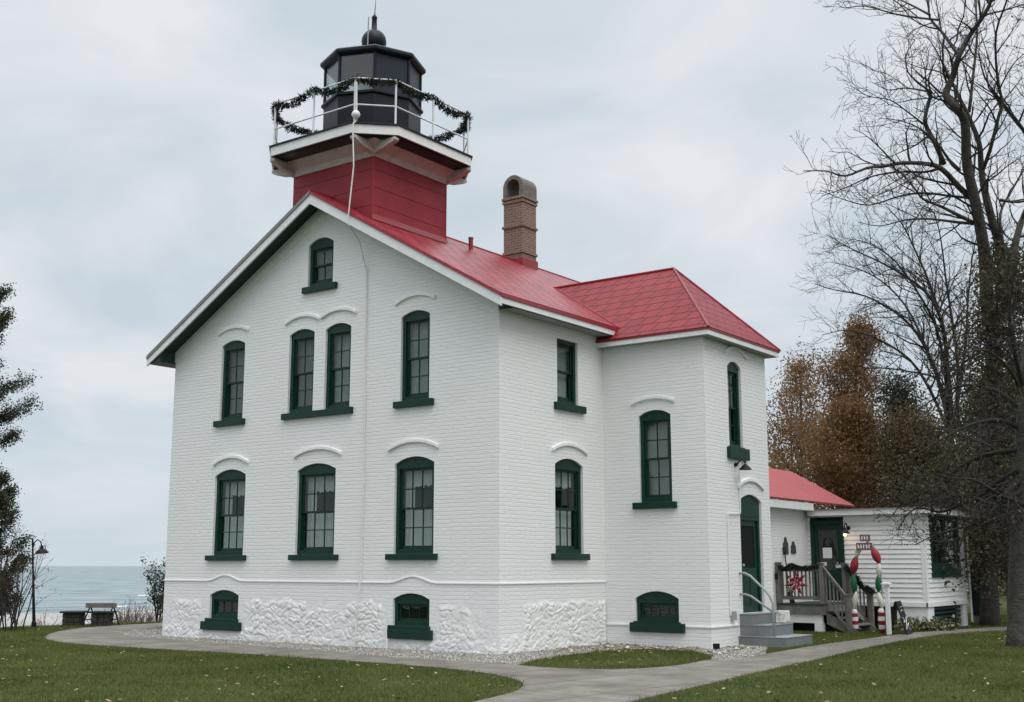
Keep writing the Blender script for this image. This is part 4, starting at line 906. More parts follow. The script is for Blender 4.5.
def rail_run(A_, B_, name='railing', n=9):
    A_, B_ = Vector(A_), Vector(B_); mb = MB(); d_ = B_ - A_; dh = Vector((d_.x, d_.y, 0)).normalized(); s_ = Vector((-dh.y, dh.x, 0))
    def bar(p, q, w, h):
        up = Vector((0, 0, h)); mb.hull([p - s_ * w, p + s_ * w, p + s_ * w + up, p - s_ * w + up], [q - s_ * w, q + s_ * w, q + s_ * w + up, q - s_ * w + up])
    bar(A_, B_, .05, .04); bar(A_ - Vector((0, 0, .09)), B_ - Vector((0, 0, .09)), .018, .085); bar(A_ - Vector((0, 0, .80)), B_ - Vector((0, 0, .80)), .018, .085)
    for i in range(n):
        c_ = A_ + d_ * ((i + .5) / n); bar2 = c_ - Vector((0, 0, .72)); mb.hull([bar2 + dh * a + s_ * b_ for a, b_ in ((-.018, -.017), (.018, -.017), (.018, .017), (-.018, .017))], [bar2 + Vector((0, 0, .64)) + dh * a + s_ * b_ for a, b_ in ((-.018, -.017), (.018, -.017), (.018, .017), (-.018, .017))])
    mb.build(name, M['grey_wood'], PO)
rail_run((px0 + .1, py0 + .06, 1.60), (px1 - .12, py0 + .06, 1.60), n=10)
rail_run((px1 - .06, 12.66, 1.60), (px1 - .06, py1, 1.60), n=5)
rail_run((px1, py0 + .06, 1.60), (2.58, py0 + .06, .86), n=6)
rail_run((px1, 12.62, 1.60), (2.58, 12.62, .90), n=6)
for k_ in range(3):
    mb = MB(); mb.wbox(px1 + .0 + .2 * k_, px1 + .24 + .2 * k_, py0 + .13, 12.55, pz - .2 - .175 * k_, pz - .16 - .175 * k_); mb.build('stair_tread', M['grey_wood'], PO, bevel=.004)
for yy in (py0 + .14, 12.5):
    mb = MB(); mb.prism(Frame((0, yy, 0), (1, 0, 0), (0, -1, 0)), [(px1 + .002, pz - .21), (px1 + .002, pz - .5), (2.62, -.05), (2.75, -.05), (2.75, .1)], -.02, .02); mb.build('stringer', M['grey_wood'], PO)

def needles(path, n, spread, ln, seed, wd=.012):
    r = np.random.default_rng(seed); P = np.array([tuple(p) for p in path]); seg = np.linalg.norm(np.diff(P, axis=0), axis=1); cum = np.concatenate([[0], np.cumsum(seg)])
    t = r.uniform(0, cum[-1], n); i = np.clip(np.searchsorted(cum, t) - 1, 0, len(seg) - 1); f = ((t - cum[i]) / seg[i])[:, None]
    c_ = P[i] * (1 - f) + P[i + 1] * f
    # clumped: more spread in tufts
    tuft = (.5 + .5 * np.sin(t * 19 + 2 * np.sin(t * 7)))[:, None]
    off = r.normal(size=(n, 3)); off /= np.linalg.norm(off, axis=1)[:, None]
    a = c_ + off * spread * .4 * r.random((n, 1)); b_ = a + off * ln * (.45 + .75 * tuft * r.random((n, 1)))
    w_ = np.cross(off, r.normal(size=(n, 3))); w_ /= np.linalg.norm(w_, axis=1)[:, None]; w_ *= wd
    mid = a * .45 + b_ * .55
    V_ = np.stack([a, mid + w_, b_, mid - w_], 1).reshape(-1, 3); return V_, np.arange(4 * n).reshape(n, 4)
# evergreen garland wound along the gallery's top rail
gp = []
for i in range(8):
    a, b_ = rp(i), rp(i + 1); nseg = 16
    for j in range(nseg):
        t = j / nseg; q = a * (1 - t) + b_ * t; k2 = 2 if (a - b_).length > 1.5 else 1; sag = (.13 if k2 == 2 else .10) * abs(math.sin(math.pi * t * k2)) + .025 * math.sin(9 * t + i); gp.append(q + Vector((0, 0, DZ + 1.07 - sag)))
gp.append(gp[0].copy())
V_, F_ = needles(gp, 7000, .07, .15, 11, .015)
tag(link('garland', quadmesh(V_, F_), M['garland']), 'dark evergreen garland wound along the white gallery railing around the lantern', 'garland')

# ---- porch decorations
def star(name, c, F, r, lab, seed):
    mb = MB(); n = 7
    for i in range(n):
        a = math.pi / 2 + 2 * math.pi * i / n; tip = (math.cos(a) * r, math.sin(a) * r); s_ = (-math.sin(a) * .055, math.cos(a) * .055)
        mb.add([F.p(c[0], c[1], .0), F.p(c[0] + tip[0] * .35 + s_[0], c[1] + tip[1] * .35 + s_[1], .03), F.p(c[0] + tip[0], c[1] + tip[1], .02), F.p(c[0] + tip[0] * .35 - s_[0], c[1] + tip[1] * .35 - s_[1], .03), F.p(c[0] + tip[0] * .4, c[1] + tip[1] * .4, .075)], [(0, 1, 4), (1, 2, 4), (2, 3, 4), (3, 0, 4), (0, 3, 2, 1)])
    o_ = thing(name, lab, 'star', F.p(c[0], c[1], 0))
    r2 = random.Random(seed)
    for i in range(26):
        a = r2.random() * 6.28; q = r2.random() ** .6 * r * .62; mb.lathe(F.p(c[0] + q * math.cos(a), c[1] + q * math.sin(a), .085 - .05 * q / r), [(.0, -.016), (.016, 0), (.0, .016)], 6, 1)
    mb.build('star_points', [M['red_plastic'], M['paper']], o_)
    return o_
FP = Frame((0, py0 - .0, 0), (1, 0, 0), (0, -1, 0))
star('star_ornament', (1.28, 1.22), FP, .36, 'red star ornament with white dots hung on the porch railing', 3)
mb = MB(); V_, F_ = needles([(px0 + .1, py0 - .01, 1.62), (.98, py0 - .02, 1.56), (1.15, py0 - .03, 1.66), (1.4, py0 - .02, 1.60), (1.85, py0 - .01, 1.63)], 900, .05, .10, 5, .016)
tag(link('porch_garland', quadmesh(V_, F_), M['garland']), 'short evergreen garland lying along the front porch rail', 'garland')
V_, F_ = needles([(px1 + .02, 12.55, 1.62), (2.3, 12.54, 1.3), (2.48, 12.5, 1.08), (2.62, 12.52, 1.06), (2.75, 12.5, .96)], 1000, .05, .12, 6, .016)
tag(link('stair_garland', quadmesh(V_, F_), M['garland']), 'evergreen swag over the far stair post behind the buoy arch', 'garland')
# shovel leaning on the annex wall
SH = thing('shovel', 'dark shovel leaning handle up against the white annex wall', 'shovel', (1.0, 11.6, pz))
sa, sb_ = Vector((.98, 11.25, pz + .1)), Vector((AX + .06, 11.55, 2.02 - .05))
mb = MB(); mb.tube([sa, sb_], .017, 8); mb.build('shaft', M['black'], SH)
mb = MB(); d_ = (sb_ - sa).normalized(); mb.tube([sb_, sb_ + d_ * .05 + Vector((0, .07, 0)), sb_ + d_ * .16 + Vector((0, .06, 0)), sb_ + d_ * .16 - Vector((0, .06, 0)), sb_ + d_ * .05 - Vector((0, .07, 0)), sb_], .018, 8); mb.build('grip', M['black'], SH)
mb = MB(); mb.hull([sa + Vector((-.03, -.13, .18)), sa + Vector((-.03, .13, .18)), sa + Vector((.06, .14, -.1)), sa + Vector((.06, -.14, -.1))], [sa + Vector((.0, -.13, .19)), sa + Vector((.0, .13, .19)), sa + Vector((.08, .14, -.09)), sa + Vector((.08, -.14, -.09))]); mb.build('blade', M['black'], SH)
# white stone block at the steps
r = random.Random(5); mb = MB(); mb.wbox(2.86, 3.08, 6.10, 6.42, .435, .70)
bl = mb.build('stone_block', mat('mottled_white', (.62, .62, .60), .8, .55, 14, .6, 30), bevel=.03); tag(bl, 'white mottled block sitting on the grey concrete steps', 'block')
# buoy arch
BA = thing('buoy_arch', 'arch of red, green, cream and striped buoys with small plaques', 'arch', (3.0, 11.2, 0))
yA = 11.2
Lc = [(2.70, .10), (2.72, .55), (2.73, .79), (2.72, 1.22), (2.77, 1.67), (2.90, 2.02)]; Rc = [(3.38, .10), (3.40, .55), (3.36, .83), (3.36, 1.21), (3.39, 1.58), (3.31, 1.88)]
def buoy(a, b_, r, m, striped=False):
    r *= .76; a, b_ = Vector((a[0], yA, a[1])), Vector((b_[0], yA, b_[1])); d_ = b_ - a
    mb = MB(); k_ = 14; n = 12
    ts = [i / n for i in range(n + 1)]
    rs = [r * (max(.16, math.sin(math.pi * (t * .94 + .03)) ** .7) if not striped else (.75 + .25 * math.sin(math.pi * t)) if 0 < t < 1 else .5) for t in ts]
    if striped:
        for i in range(n): mb.tube([a + d_ * ts[i], a + d_ * ts[i + 1]], [rs[i], rs[i + 1]], k_, True, (i // 2) % 2)
        return mb.build('buoy', [M['red_plastic'], M['paper']], BA)
    mb.tube([a + d_ * t for t in ts], rs, k_); return mb.build('buoy', m, BA, smooth=True)
buoy((2.70, .02), (2.70, .58), .115, None, True); buoy((3.38, .02), (3.38, .62), .115, None, True)
cm = M['cream']
buoy((2.68, .57), (2.77, 1.02), .09, cm); buoy((2.73, .98), (2.71, 1.47), .105, M['green_plastic']); buoy((2.71, 1.44), (2.80, 1.88), .135, M['red_plastic']); buoy((2.79, 1.84), (2.96, 2.22), .10, cm)
buoy((3.41, .60), (3.33, 1.02), .09, cm); buoy((3.34, 1.00), (3.35, 1.42), .10, M['green_plastic']); buoy((3.36, 1.40), (3.40, 1.74), .085, cm); buoy((3.41, 1.70), (3.24, 2.10), .135, M['red_plastic'])
mb = MB(); mb.tube([(2.70, yA + .12, 0), (2.70, yA + .12, 1.5), (2.86, yA + .12, 2.1), (3.1, yA + .12, 2.26), (3.3, yA + .12, 2.05), (3.38, yA + .12, 1.5), (3.38, yA + .12, 0)], .028, 8); mb.build('arch_rod', M['grey_iron'], BA)
for (x, z, w_, h_, rot) in ((3.10, 2.34, .13, .085, .12), (3.07, 2.13, .20, .09, -.04)):
    F_ = Frame((x, yA - .09, z), (math.cos(.1), math.sin(.1), 0), (math.sin(.1), -math.cos(.1), 0))
    mb = MB(); mb.box(F_, -w_, w_, -h_, h_, -.015, .012); pq = mb.build('plaque', mat('plaque_rose', (.17, .09, .09), .7, .2, 9), BA, bevel=.006)
    mb = MB(); rr2 = random.Random(int(w_ * 1000))
    for k_ in range(5 if w_ > .15 else 3):
        uu = -w_ + .04 + k_ * (2 * w_ - .06) / (5 if w_ > .15 else 3); mb.box(F_, uu, uu + .022, -h_ * .55, h_ * .55, .012, .016); mb.box(F_, uu + .022, uu + .045, -h_ * .1 + .03 * rr2.uniform(-1, 1), h_ * .2, .012, .0155)
    mb.build('lettering', M['paper'], pq)
# posts and boards by the path
WP = thing('white_post', 'white post with flat cap beside the buoy arch', 'post', (3.68, 10.8, 0))
mb = MB(); mb.wbox(3.64, 3.74, 10.76, 10.86, -.1, 1.20); mb.build('shaft', M['white_paint'], WP, bevel=.008)
mb = MB(); mb.wbox(3.58, 3.79, 10.70, 10.91, 1.20, 1.235); mb.wbox(3.61, 3.76, 10.73, 10.88, 1.235, 1.26); mb.build('cap', M['white_paint'], WP, bevel=.006)
CB = thing('sandwich_board', 'black folding sandwich board with white chalk scrawl beside the path', 'sign', (3.6, 11.6, 0))
FS = Frame((3.82, 11.15, 0), (-.12, .993, 0), (.993, .12, 0))
mb = MB(); a_ = .28
mb.hull([FS.p(-a_, 0, .26), FS.p(a_, 0, .26), FS.p(a_, .80, .02), FS.p(-a_, .80, .02)], [FS.p(-a_, 0, .23), FS.p(a_, 0, .23), FS.p(a_, .80, -.005), FS.p(-a_, .80, -.005)]); bd = mb.build('board', M['black'], CB, bevel=.004)
mb = MB(); mb.hull([FS.p(-a_, 0, -.26), FS.p(a_, 0, -.26), FS.p(a_, .80, -.02), FS.p(-a_, .80, -.02)], [FS.p(-a_, 0, -.23), FS.p(a_, 0, -.23), FS.p(a_, .80, -.006), FS.p(-a_, .80, -.006)]); mb.build('board', M['black'], CB, bevel=.004)
def onb(u, z): return FS.p(u, z, .262 - .30 * z + .004)
mb = MB(); mb.tube([onb(-.18, .14), onb(0, .26), onb(.18, .42)], .009, 5); mb.tube([onb(-.18, .42), onb(.02, .28), onb(.18, .12)], .009, 5); mb.tube([onb(-.22, .30), onb(-.1, .36), onb(.1, .22), onb(.22, .28)], .008, 5); mb.tube([onb(-.16, .56), onb(-.02, .60), onb(.14, .56)], .006, 5); mb.tube([onb(-.1, .66), onb(.12, .67)], .006, 5); mb.build('chalk_scrawl', M['paper'], bd)
sp0 = onground(716, 651)
SPT = thing('ground_spotlight', 'small black ground spotlight on gravel by the wing corner', 'spotlight', sp0)
mb = MB(); mb.tube([sp0 + Vector((0, 0, -.03)), sp0 + Vector((0, 0, .07))], .012, 8); mb.build('stake', M['black'], SPT)
FQ = Frame(sp0, (.8, .6, 0), (.6, -.8, 0)); mb = MB(); mb.hull([FQ.p(-.07, .04, .07), FQ.p(.07, .04, .07), FQ.p(.07, .15, .07), FQ.p(-.07, .15, .07)], [FQ.p(-.05, .06, -.06), FQ.p(.05, .06, -.06), FQ.p(.05, .13, -.06), FQ.p(-.05, .13, -.06)]); mb.build('housing', M['black'], SPT, bevel=.01)
# dark cabinet behind the annex
DK = thing('utility_cabinet', 'tall narrow slate blue cabinet standing behind the annex corner', 'cabinet', (3.95, 17.7, 0))
mb = MB(); mb.wbox(3.80, 4.10, 17.5, 17.95, .25, 1.66); mb.build('body', M['slate'], DK, bevel=.02)
mb = MB(); mb.wbox(3.77, 4.13, 17.47, 17.98, 1.66, 1.70); mb.build('lid', M['slate'], DK, bevel=.01)
mb = MB(); mb.wbox(3.84, 4.06, 17.54, 17.9, -.1, .25); mb.build('base', M['grey_iron'], DK)

# ================================================================== LAKE SIDE THINGS
LP = thing('street_lamp', 'black gooseneck lamp post on the lawn edge by the lake', 'lamp post', onground(34, 627.5))
b0 = onground(34, 627.5); rt = Vector((RT.x, RT.y, 0))
mb = MB(); mb.lathe(b0, [(.07, -.05), (.07, .12), (.045, .18), (.026, 1.5), (.024, 2.25), (.024, 2.36), (.015, 2.42)], 12)
pst = mb.build('pole', M['black'], LP)
mb = MB(); mb.tube([b0 + Vector((0, 0, 2.12)), b0 + rt * .04 + Vector((0, 0, 2.28)), b0 + rt * .13 + Vector((0, 0, 2.36)), b0 + rt * .22 + Vector((0, 0, 2.30)), b0 + rt * .25 + Vector((0, 0, 2.16))], .018, 8); mb.build('arm', M['black'], LP)
mb = MB(); mb.lathe(b0 + rt * .25 + Vector((0, 0, 1.97)), [(.16, 0), (.17, .015), (.13, .09), (.05, .13), (.045, .2), (.02, .23)], 18); mb.build('lamp_shade', M['black'], LP)
LP.rotation_mode = 'AXIS_ANGLE'; LP.rotation_axis_angle = (rad(-5.0), FW.x, FW.y, 0)
def pier(u, lab, seed):
    c_ = onground(u, 626); c_.z = 0; mb = MB(); r = random.Random(seed)
    F_ = Frame(c_ - FW * 0, (RT.x, RT.y, 0), (-FW.x, -FW.y, 0)); 
    T = thing('stone_pier', lab, 'pier', c_, 'low stone piers at the lawn edge')
    for row in range(4):
        x = -.24
        while x < .24:
            w_ = min(r.uniform(.10, .2), .245 - x); mb.box(F_, x, x + w_ - .01, -.14 + row * .125, -.02 + row * .125, -.24, .24 + r.uniform(0, .02)); x += w_
    mb.prism(F_, [(-.42, -.2), (-.2, -.2), (-.2, .1), (-.25, .06)], -.2, .2)
    mb.build('masonry', M['rock'], T, bevel=.015)
    mb = MB(); mb.box(F_, -.31, .31, .36, .41, -.3, .3); mb.build('capstone', mat('capstone', (.02, .021, .021), .7, .2, 6), T, bevel=.01)
pier(73.5, 'left dark stone pier with flat cap on the lawn edge', 2); pier(102, 'right dark stone pier with flat cap under the swing frame', 4)
c_ = onground(100, 626); c_.z = -.12
SW = thing('swing_frame', 'A-frame porch swing stand with wooden beam facing the lake', 'swing', c_)
F_ = Frame(c_ - Vector((0, 0, .0)), (RT.x, RT.y, 0), (-FW.x, -FW.y, 0))
mb = MB(); mb.box(F_, -.42, .42, .62, .75, -.06, .06); mb.build('beam', M['grey_wood'], SW, bevel=.01)
for x in (-.30, .34):
    for dx_, dd in ((-.16, .35), (.16, -.35)):
        mb = MB(); mb.tube([F_.p(x, .68, 0), F_.p(x + dx_, -.1, dd)], .02, 8); mb.build('leg', M['black'], SW)
    mb = MB(); mb.tube([F_.p(x - .09, .3, .19), F_.p(x + .09, .3, -.19)], .014, 6); mb.build('brace', M['black'], SW)

# ================================================================== VEGETATION
def poly_len(P): return sum((P[i + 1] - P[i]).length for i in range(len(P) - 1))
def curve(p, d, ln, n, r, wander, up):
    P = [p.copy()]; d = d.normalized()
    for i in range(n):
        d = (d + Vector((r.gauss(0, wander), r.gauss(0, wander), r.gauss(0, wander) + up))).normalized(); P.append(P[-1] + d * (ln / n))
    return P
def sprout(mb, P, R, lvl, r, cfg, tips=None, tmin=.12):
    """children along a limb P with radii R"""
    if lvl >= len(cfg['len']): return
    L_ = poly_len(P); n = max(1, int(L_ * cfg['dens'][lvl] * r.uniform(.8, 1.2)))
    for k_ in range(n):
        t = tmin + (1 - tmin) * (k_ + r.random()) / n; f = min(t * (len(P) - 1), len(P) - 1.001); i = int(f); q = P[i].lerp(P[i + 1], f - i); tan = (P[i + 1] - P[i]).normalized(); r0 = R[i] + (R[i + 1] - R[i]) * (f - i)
        side = tan.cross(Vector((r.gauss(0, 1), r.gauss(0, 1), r.gauss(0, 1))))
        if side.length < 1e-4: continue
        side.normalize(); ang = rad(r.uniform(*cfg['ang']))
        d = tan * math.cos(ang) + side * math.sin(ang) + Vector((0, 0, cfg['up']))
        if cfg.get('bias'): d += cfg['bias'] * cfg['biasw']
        ln = cfg['len'][lvl] * r.uniform(.55, 1.25) * (1.2 - .85 * t); ns = cfg['segs'][lvl]
        cr = max(cfg['rmin'], min(r0 * .62, cfg['rad'][lvl])); C_ = curve(q, d, ln, ns, r, cfg['wander'], cfg['up'] * .35)
        RR = [max(cfg['rmin'] * .7, cr * (1 - .75 * j / ns)) for j in range(ns + 1)]
        mb.tube(C_, RR, cfg['sides'][lvl], False)
        if tips is not None: tips.extend(C_[1:])
        sprout(mb, C_, RR, lvl + 1, r, cfg, tips, .15)
def leaves(centers, n, spread, size, seed, flat=.0, clump=1.5):
    r = np.random.default_rng(seed); Cc = np.array([tuple(c) for c in centers]); w_ = r.random(len(Cc)) ** clump; i = r.choice(len(Cc), n, p=w_ / w_.sum())
    c_ = Cc[i] + r.normal(size=(n, 3)) * spread
    a = r.normal(size=(n, 3)); a[:, 2] *= (1 - flat); a /= np.linalg.norm(a, axis=1)[:, None]; b_ = np.cross(a, r.normal(size=(n, 3))); b_ /= np.linalg.norm(b_, axis=1)[:, None]
    s_ = size * r.uniform(.55, 1.3, (n, 1)); V_ = np.stack([c_ - a * s_, c_ + b_ * s_ * .55, c_ + a * s_, c_ - b_ * s_ * .55], 1).reshape(-1, 3)
    return quadmesh(V_, np.arange(4 * n).reshape(n, 4))
BARE = dict(len=[1.9, 1.05, .5], dens=[2.6, 3.4, 4.2], segs=[6, 5, 3], rad=[.035, .014, .008], sides=[4, 3, 3], ang=(28, 62), up=.10, wander=.17, rmin=.0065)

def px_limb(pts, dep, r, d0=0.0, d1=0.0, jit=.25):
    n = len(pts); return [atdepth(u, v, dep + d0 + (d1 - d0) * i / max(1, n - 1) + (r.uniform(-jit, jit) if i else 0)) for i, (u, v) in enumerate(pts)]
def refine(P, r, k_=3, amp=.04):
    Q = []
    for i in range(len(P) - 1):
        p0 = P[max(i - 1, 0)]; p1 = P[i]; p2 = P[i + 1]; p3 = P[min(i + 2, len(P) - 1)]
        for j in range(k_):
            t = j / k_; Q.append(.5 * ((2 * p1) + (p2 - p0) * t + (2 * p0 - 5 * p1 + 4 * p2 - p3) * t * t + (3 * p1 - p0 - 3 * p2 + p3) * t ** 3))
    Q.append(P[-1]); return Q
def limb_tree(name, lab, base_dep, trunk, limbs, cfg, seed, group=None, cat='tree', bark='bark', twig='twig', dark_limbs=False):
    r = random.Random(seed); mbt = MB(); mbc = MB(); tips = []
    P = refine(px_limb(trunk[0], base_dep, r, 0, 0, .15), r); n = len(P); R = [trunk[1] + (trunk[2] - trunk[1]) * (i / (n - 1)) ** .8 for i in range(n)]
    R[0] *= 1.25; R[1] *= 1.08
    P[0].z = min(P[0].z, 0) - .15
    mbt.tube(P, R, 12)
    T = thing(name, lab, cat, (P[0].x, P[0].y, 0), group)
    for pts, r0, r1, dd in limbs:
        Q = refine(px_limb(pts, base_dep, r, dd[0], dd[1]), r); m_ = len(Q); RR = [r0 + (r1 - r0) * (i / (m_ - 1)) ** .85 for i in range(m_)]
        (mbc if dark_limbs else mbt).tube(Q, RR, 8); sprout(mbc, Q, RR, 0, r, cfg, tips)
    mbt.build('trunk', M[bark], T, smooth=True, fix=False); mbc.build('crown', M[twig], T, fix=False)
    return T, P, tips

# big bare tree behind the annex corner
T1_limbs = [
    ([(990, 340), (986, 285), (984, 250), (976, 205), (967, 165), (965, 123), (956, 108), (946, 95), (953, 76), (959, 56), (970, 35), (984, 15), (993, -5), (1003, -40)], .20, .030, (0, -1.5)),
    ([(959, 56), (950, 43), (941, 31), (930, 18), (928, 0), (921, -30)], .055, .02, (-1, .5)),
    ([(1000, 300), (1001, 255), (992, 220), (984, 188), (981, 165), (979, 143), (968, 115), (959, 97), (955, 86)], .15, .035, (.2, .8)),
    ([(969, 112), (973, 77), (977, 36), (976, 0), (980, -40)], .05, .02, (.7, 1.6)),
    ([(1004, 320), (1013, 255), (1024, 215), (1045, 170)], .16, .05, (0, 1.2)),
    ([(982, 172), (990, 150), (999, 115), (1002, 102), (997, 74), (996, 33), (1007, 0), (1015, -35)], .06, .02, (.5, -1.8)),
    ([(1040, 160), (1022, 128), (1002, 102), (985, 78), (978, 50)], .07, .012, (1, -1)),
    ([(977, 203), (960, 188), (943, 170), (928, 164), (902, 163), (885, 166), (867, 168), (845, 176), (826, 171), (803, 171)], .095, .012, (0, -2.5)),
    ([(940, 168), (925, 172), (897, 172), (870, 177), (845, 188), (822, 196)], .045, .010, (-.6, 1.6)),
    ([(944, 164), (935, 143), (928, 130), (925, 118), (930, 98), (931, 92)], .075, .045, (-.4, -.4)),
    ([(931, 92), (920, 84), (908, 72), (906, 55), (915, 40)], .035, .01, (-.4, -1.2)), ([(931, 92), (905, 88), (888, 90), (872, 82)], .03, .008, (-.4, 1.2)), ([(947, 95), (930, 98), (910, 100), (885, 106)], .03, .008, (-.4, 1.6)),
    ([(952, 82), (940, 72), (921, 68), (905, 62)], .03, .008, (-.6, .9)), ([(948, 75), (940, 58), (931, 42), (925, 34)], .03, .009, (-.6, -1.6)),
    ([(960, 170), (948, 158), (938, 143), (925, 132), (905, 128)], .04, .009, (0, 1.5)),
    ([(980, 226), (960, 216), (940, 206), (923, 199), (912, 185), (897, 170), (880, 163)], .06, .010, (0, -2.0)),
    ([(978, 224), (955, 222), (930, 219), (905, 220), (880, 226), (858, 222)], .05, .009, (.2, 2.2)),
    ([(972, 198), (950, 196), (925, 193), (900, 196), (870, 205), (845, 200), (820, 190)], .045, .008, (.2, -1.0)),
    ([(1000, 200), (1020, 202), (1045, 195)], .05, .02, (0, -1)), ([(1004, 250), (1000, 215), (1012, 190), (1030, 160)], .05, .02, (0, 1.5)),
    ([(940, 20), (920, 18), (895, 14), (865, 6), (845, 8), (838, 4)], .035, .008, (-1, -2)), ([(930, 15), (905, 2), (880, -8), (850, -12)], .035, .008, (-1, 1)),
    ([(984, 15), (1005, 10), (1024, 4), (1050, -5)], .03, .01, (-1.4, 0)), ([(925, 125), (905, 110), (890, 100), (868, 96), (850, 85)], .025, .007, (-.4, -2)),
]
T1, P1_, tips1 = limb_tree('bare_tree', 'tallest bare tree with ivy-clad trunk rising behind the annex corner', 33.4, ([(990, 627), (989, 560), (991, 480), (993, 400), (993, 330), (990, 300)], .26, .20), T1_limbs, BARE, 21)
# ivy on its trunk
r = random.Random(4); ivc = []
for i in range(900):
    t = r.random(); v = 250 + 330 * t; sp = 16 + 34 * min(1, max(0, (v - 250) / 120)); u = 1000 + r.gauss(0, .55) * sp + 6; ivc.append(atdepth(u, v, 33.2 + r.gauss(0, .9)))
ivm = leaves(ivc, 30000, .25, .055, 8); link('ivy', ivm, M['leaf_ivy'], T1)
# fan-shaped bare tree further back
T2_limbs = []
r = random.Random(9)
for (pts, r0) in ((([(950, 440), (947, 400), (945, 337), (932, 300), (908, 278), (880, 262), (850, 248), (826, 234)]), .10), (([(952, 430), (950, 390), (943, 330), (930, 285), (915, 250), (902, 224), (885, 205)]), .09), (([(956, 430), (958, 370), (952, 320), (946, 280), (941, 240), (935, 215)]), .08),
                  (([(948, 420), (935, 370), (918, 335), (895, 312), (865, 296), (835, 290), (815, 284)]), .08), (([(948, 430), (930, 390), (910, 360), (880, 340), (850, 330), (822, 335)]), .07), (([(955, 420), (965, 350), (968, 300), (972, 260), (978, 230)]), .07),
                  (([(946, 400), (925, 345), (905, 305), (880, 280), (855, 268), (830, 262)]), .06), (([(947, 380), (937, 330), (920, 296), (896, 262), (870, 244), (845, 238)]), .06), (([(950, 410), (938, 380), (912, 372), (880, 368), (850, 372), (825, 384)]), .05)):
    T2_limbs.append((pts, r0, .010, (0, r.uniform(-3.5, 3.5))))
CF2 = dict(BARE, len=[2.0, 1.1, .55], dens=[3.2, 3.6, 3.6], rmin=.007)
limb_tree('bare_tree', 'fan-shaped bare tree with slender stems behind the annex roof', 43, ([(956, 600), (955, 540), (952, 480), (950, 430)], .22, .13), T2_limbs, CF2, 22, twig='twig_pale')
# near trunk at the right edge with low drooping twigs
T3_limbs = [
    ([(1033, 310), (1060, 240), (1090, 190), (1125, 160)], .10, .015, (0, 1)), ([(1055, 180), (1045, 120), (1040, 60), (1043, 0)], .09, .015, (0, -1)), ([(1062, 130), (1090, 70), (1120, 20), (1140, -30)], .09, .012, (0, -1)),
    ([(1074, 40), (1060, -20), (1050, -80)], .06, .012, (0, 1)), ([(1080, -40), (1105, -90), (1120, -150)], .05, .01, (0, 0)), ([(1040, 280), (1075, 290), (1110, 280), (1150, 290)], .07, .01, (0, -2)), ([(1030, 400), (1070, 400), (1110, 420)], .06, .01, (0, 1)),
    ([(1018, 470), (1000, 480), (978, 497), (960, 505), (940, 512), (918, 508), (900, 520)], .06, .010, (0, .8)), ([(1020, 480), (1000, 500), (985, 520), (960, 528), (935, 535), (915, 545)], .05, .008, (0, -1)), ([(1018, 450), (985, 455), (955, 470), (930, 490), (905, 500), (893, 515)], .06, .009, (0, 1.8)),
    ([(1022, 430), (1000, 420), (970, 425), (940, 440), (915, 455)], .06, .009, (0, -1.5)), ([(1022, 410), (995, 390), (965, 385), (940, 395), (918, 410)], .06, .009, (0, 1)), ([(1025, 520), (1005, 515), (980, 525), (965, 520)], .05, .009, (0, -1)), ([(1024, 400), (1010, 370), (985, 350), (960, 355)], .05, .01, (0, -2)), ([(1026, 505), (1000, 495), (975, 480), (950, 478), (925, 470)], .05, .009, (0, -2)),
    ([(1024, 460), (1000, 450), (975, 440), (950, 432), (930, 425)], .05, .008, (0, 2.6)), ([(1028, 380), (1040, 330), (1050, 280)], .10, .04, (0, 0)), ([(1026, 400), (1012, 340), (1010, 300), (1018, 260)], .06, .012, (0, -1)),
    ([(1022, 490), (995, 505), (965, 495), (935, 500), (910, 512), (898, 530)], .05, .008, (0, -.3)),
]
CF3 = dict(BARE, len=[1.25, .65, .32], dens=[5.0, 5.5, 5.5], segs=[5, 4, 3], ang=(30, 75), up=-.02, wander=.25, rmin=.0055, rad=[.018, .010, .006])
T3, P3_, tips3 = limb_tree('bare_tree', 'near bare tree trunk at the right edge with low tangled twigs', 24.6, ([(1021, 648), (1019, 600), (1020, 540), (1022, 470), (1026, 400), (1033, 310), (1050, 210), (1068, 90), (1080, -60), (1085, -200)], .27, .05), T3_limbs, CF3, 23, twig='twig', bark='bark_grey', dark_limbs=True)
r = random.Random(8); link('dead_leaves', leaves(r.sample(tips3, min(700, len(tips3))), 1500, .06, .032, 3), M['leaf_brown'], T3)

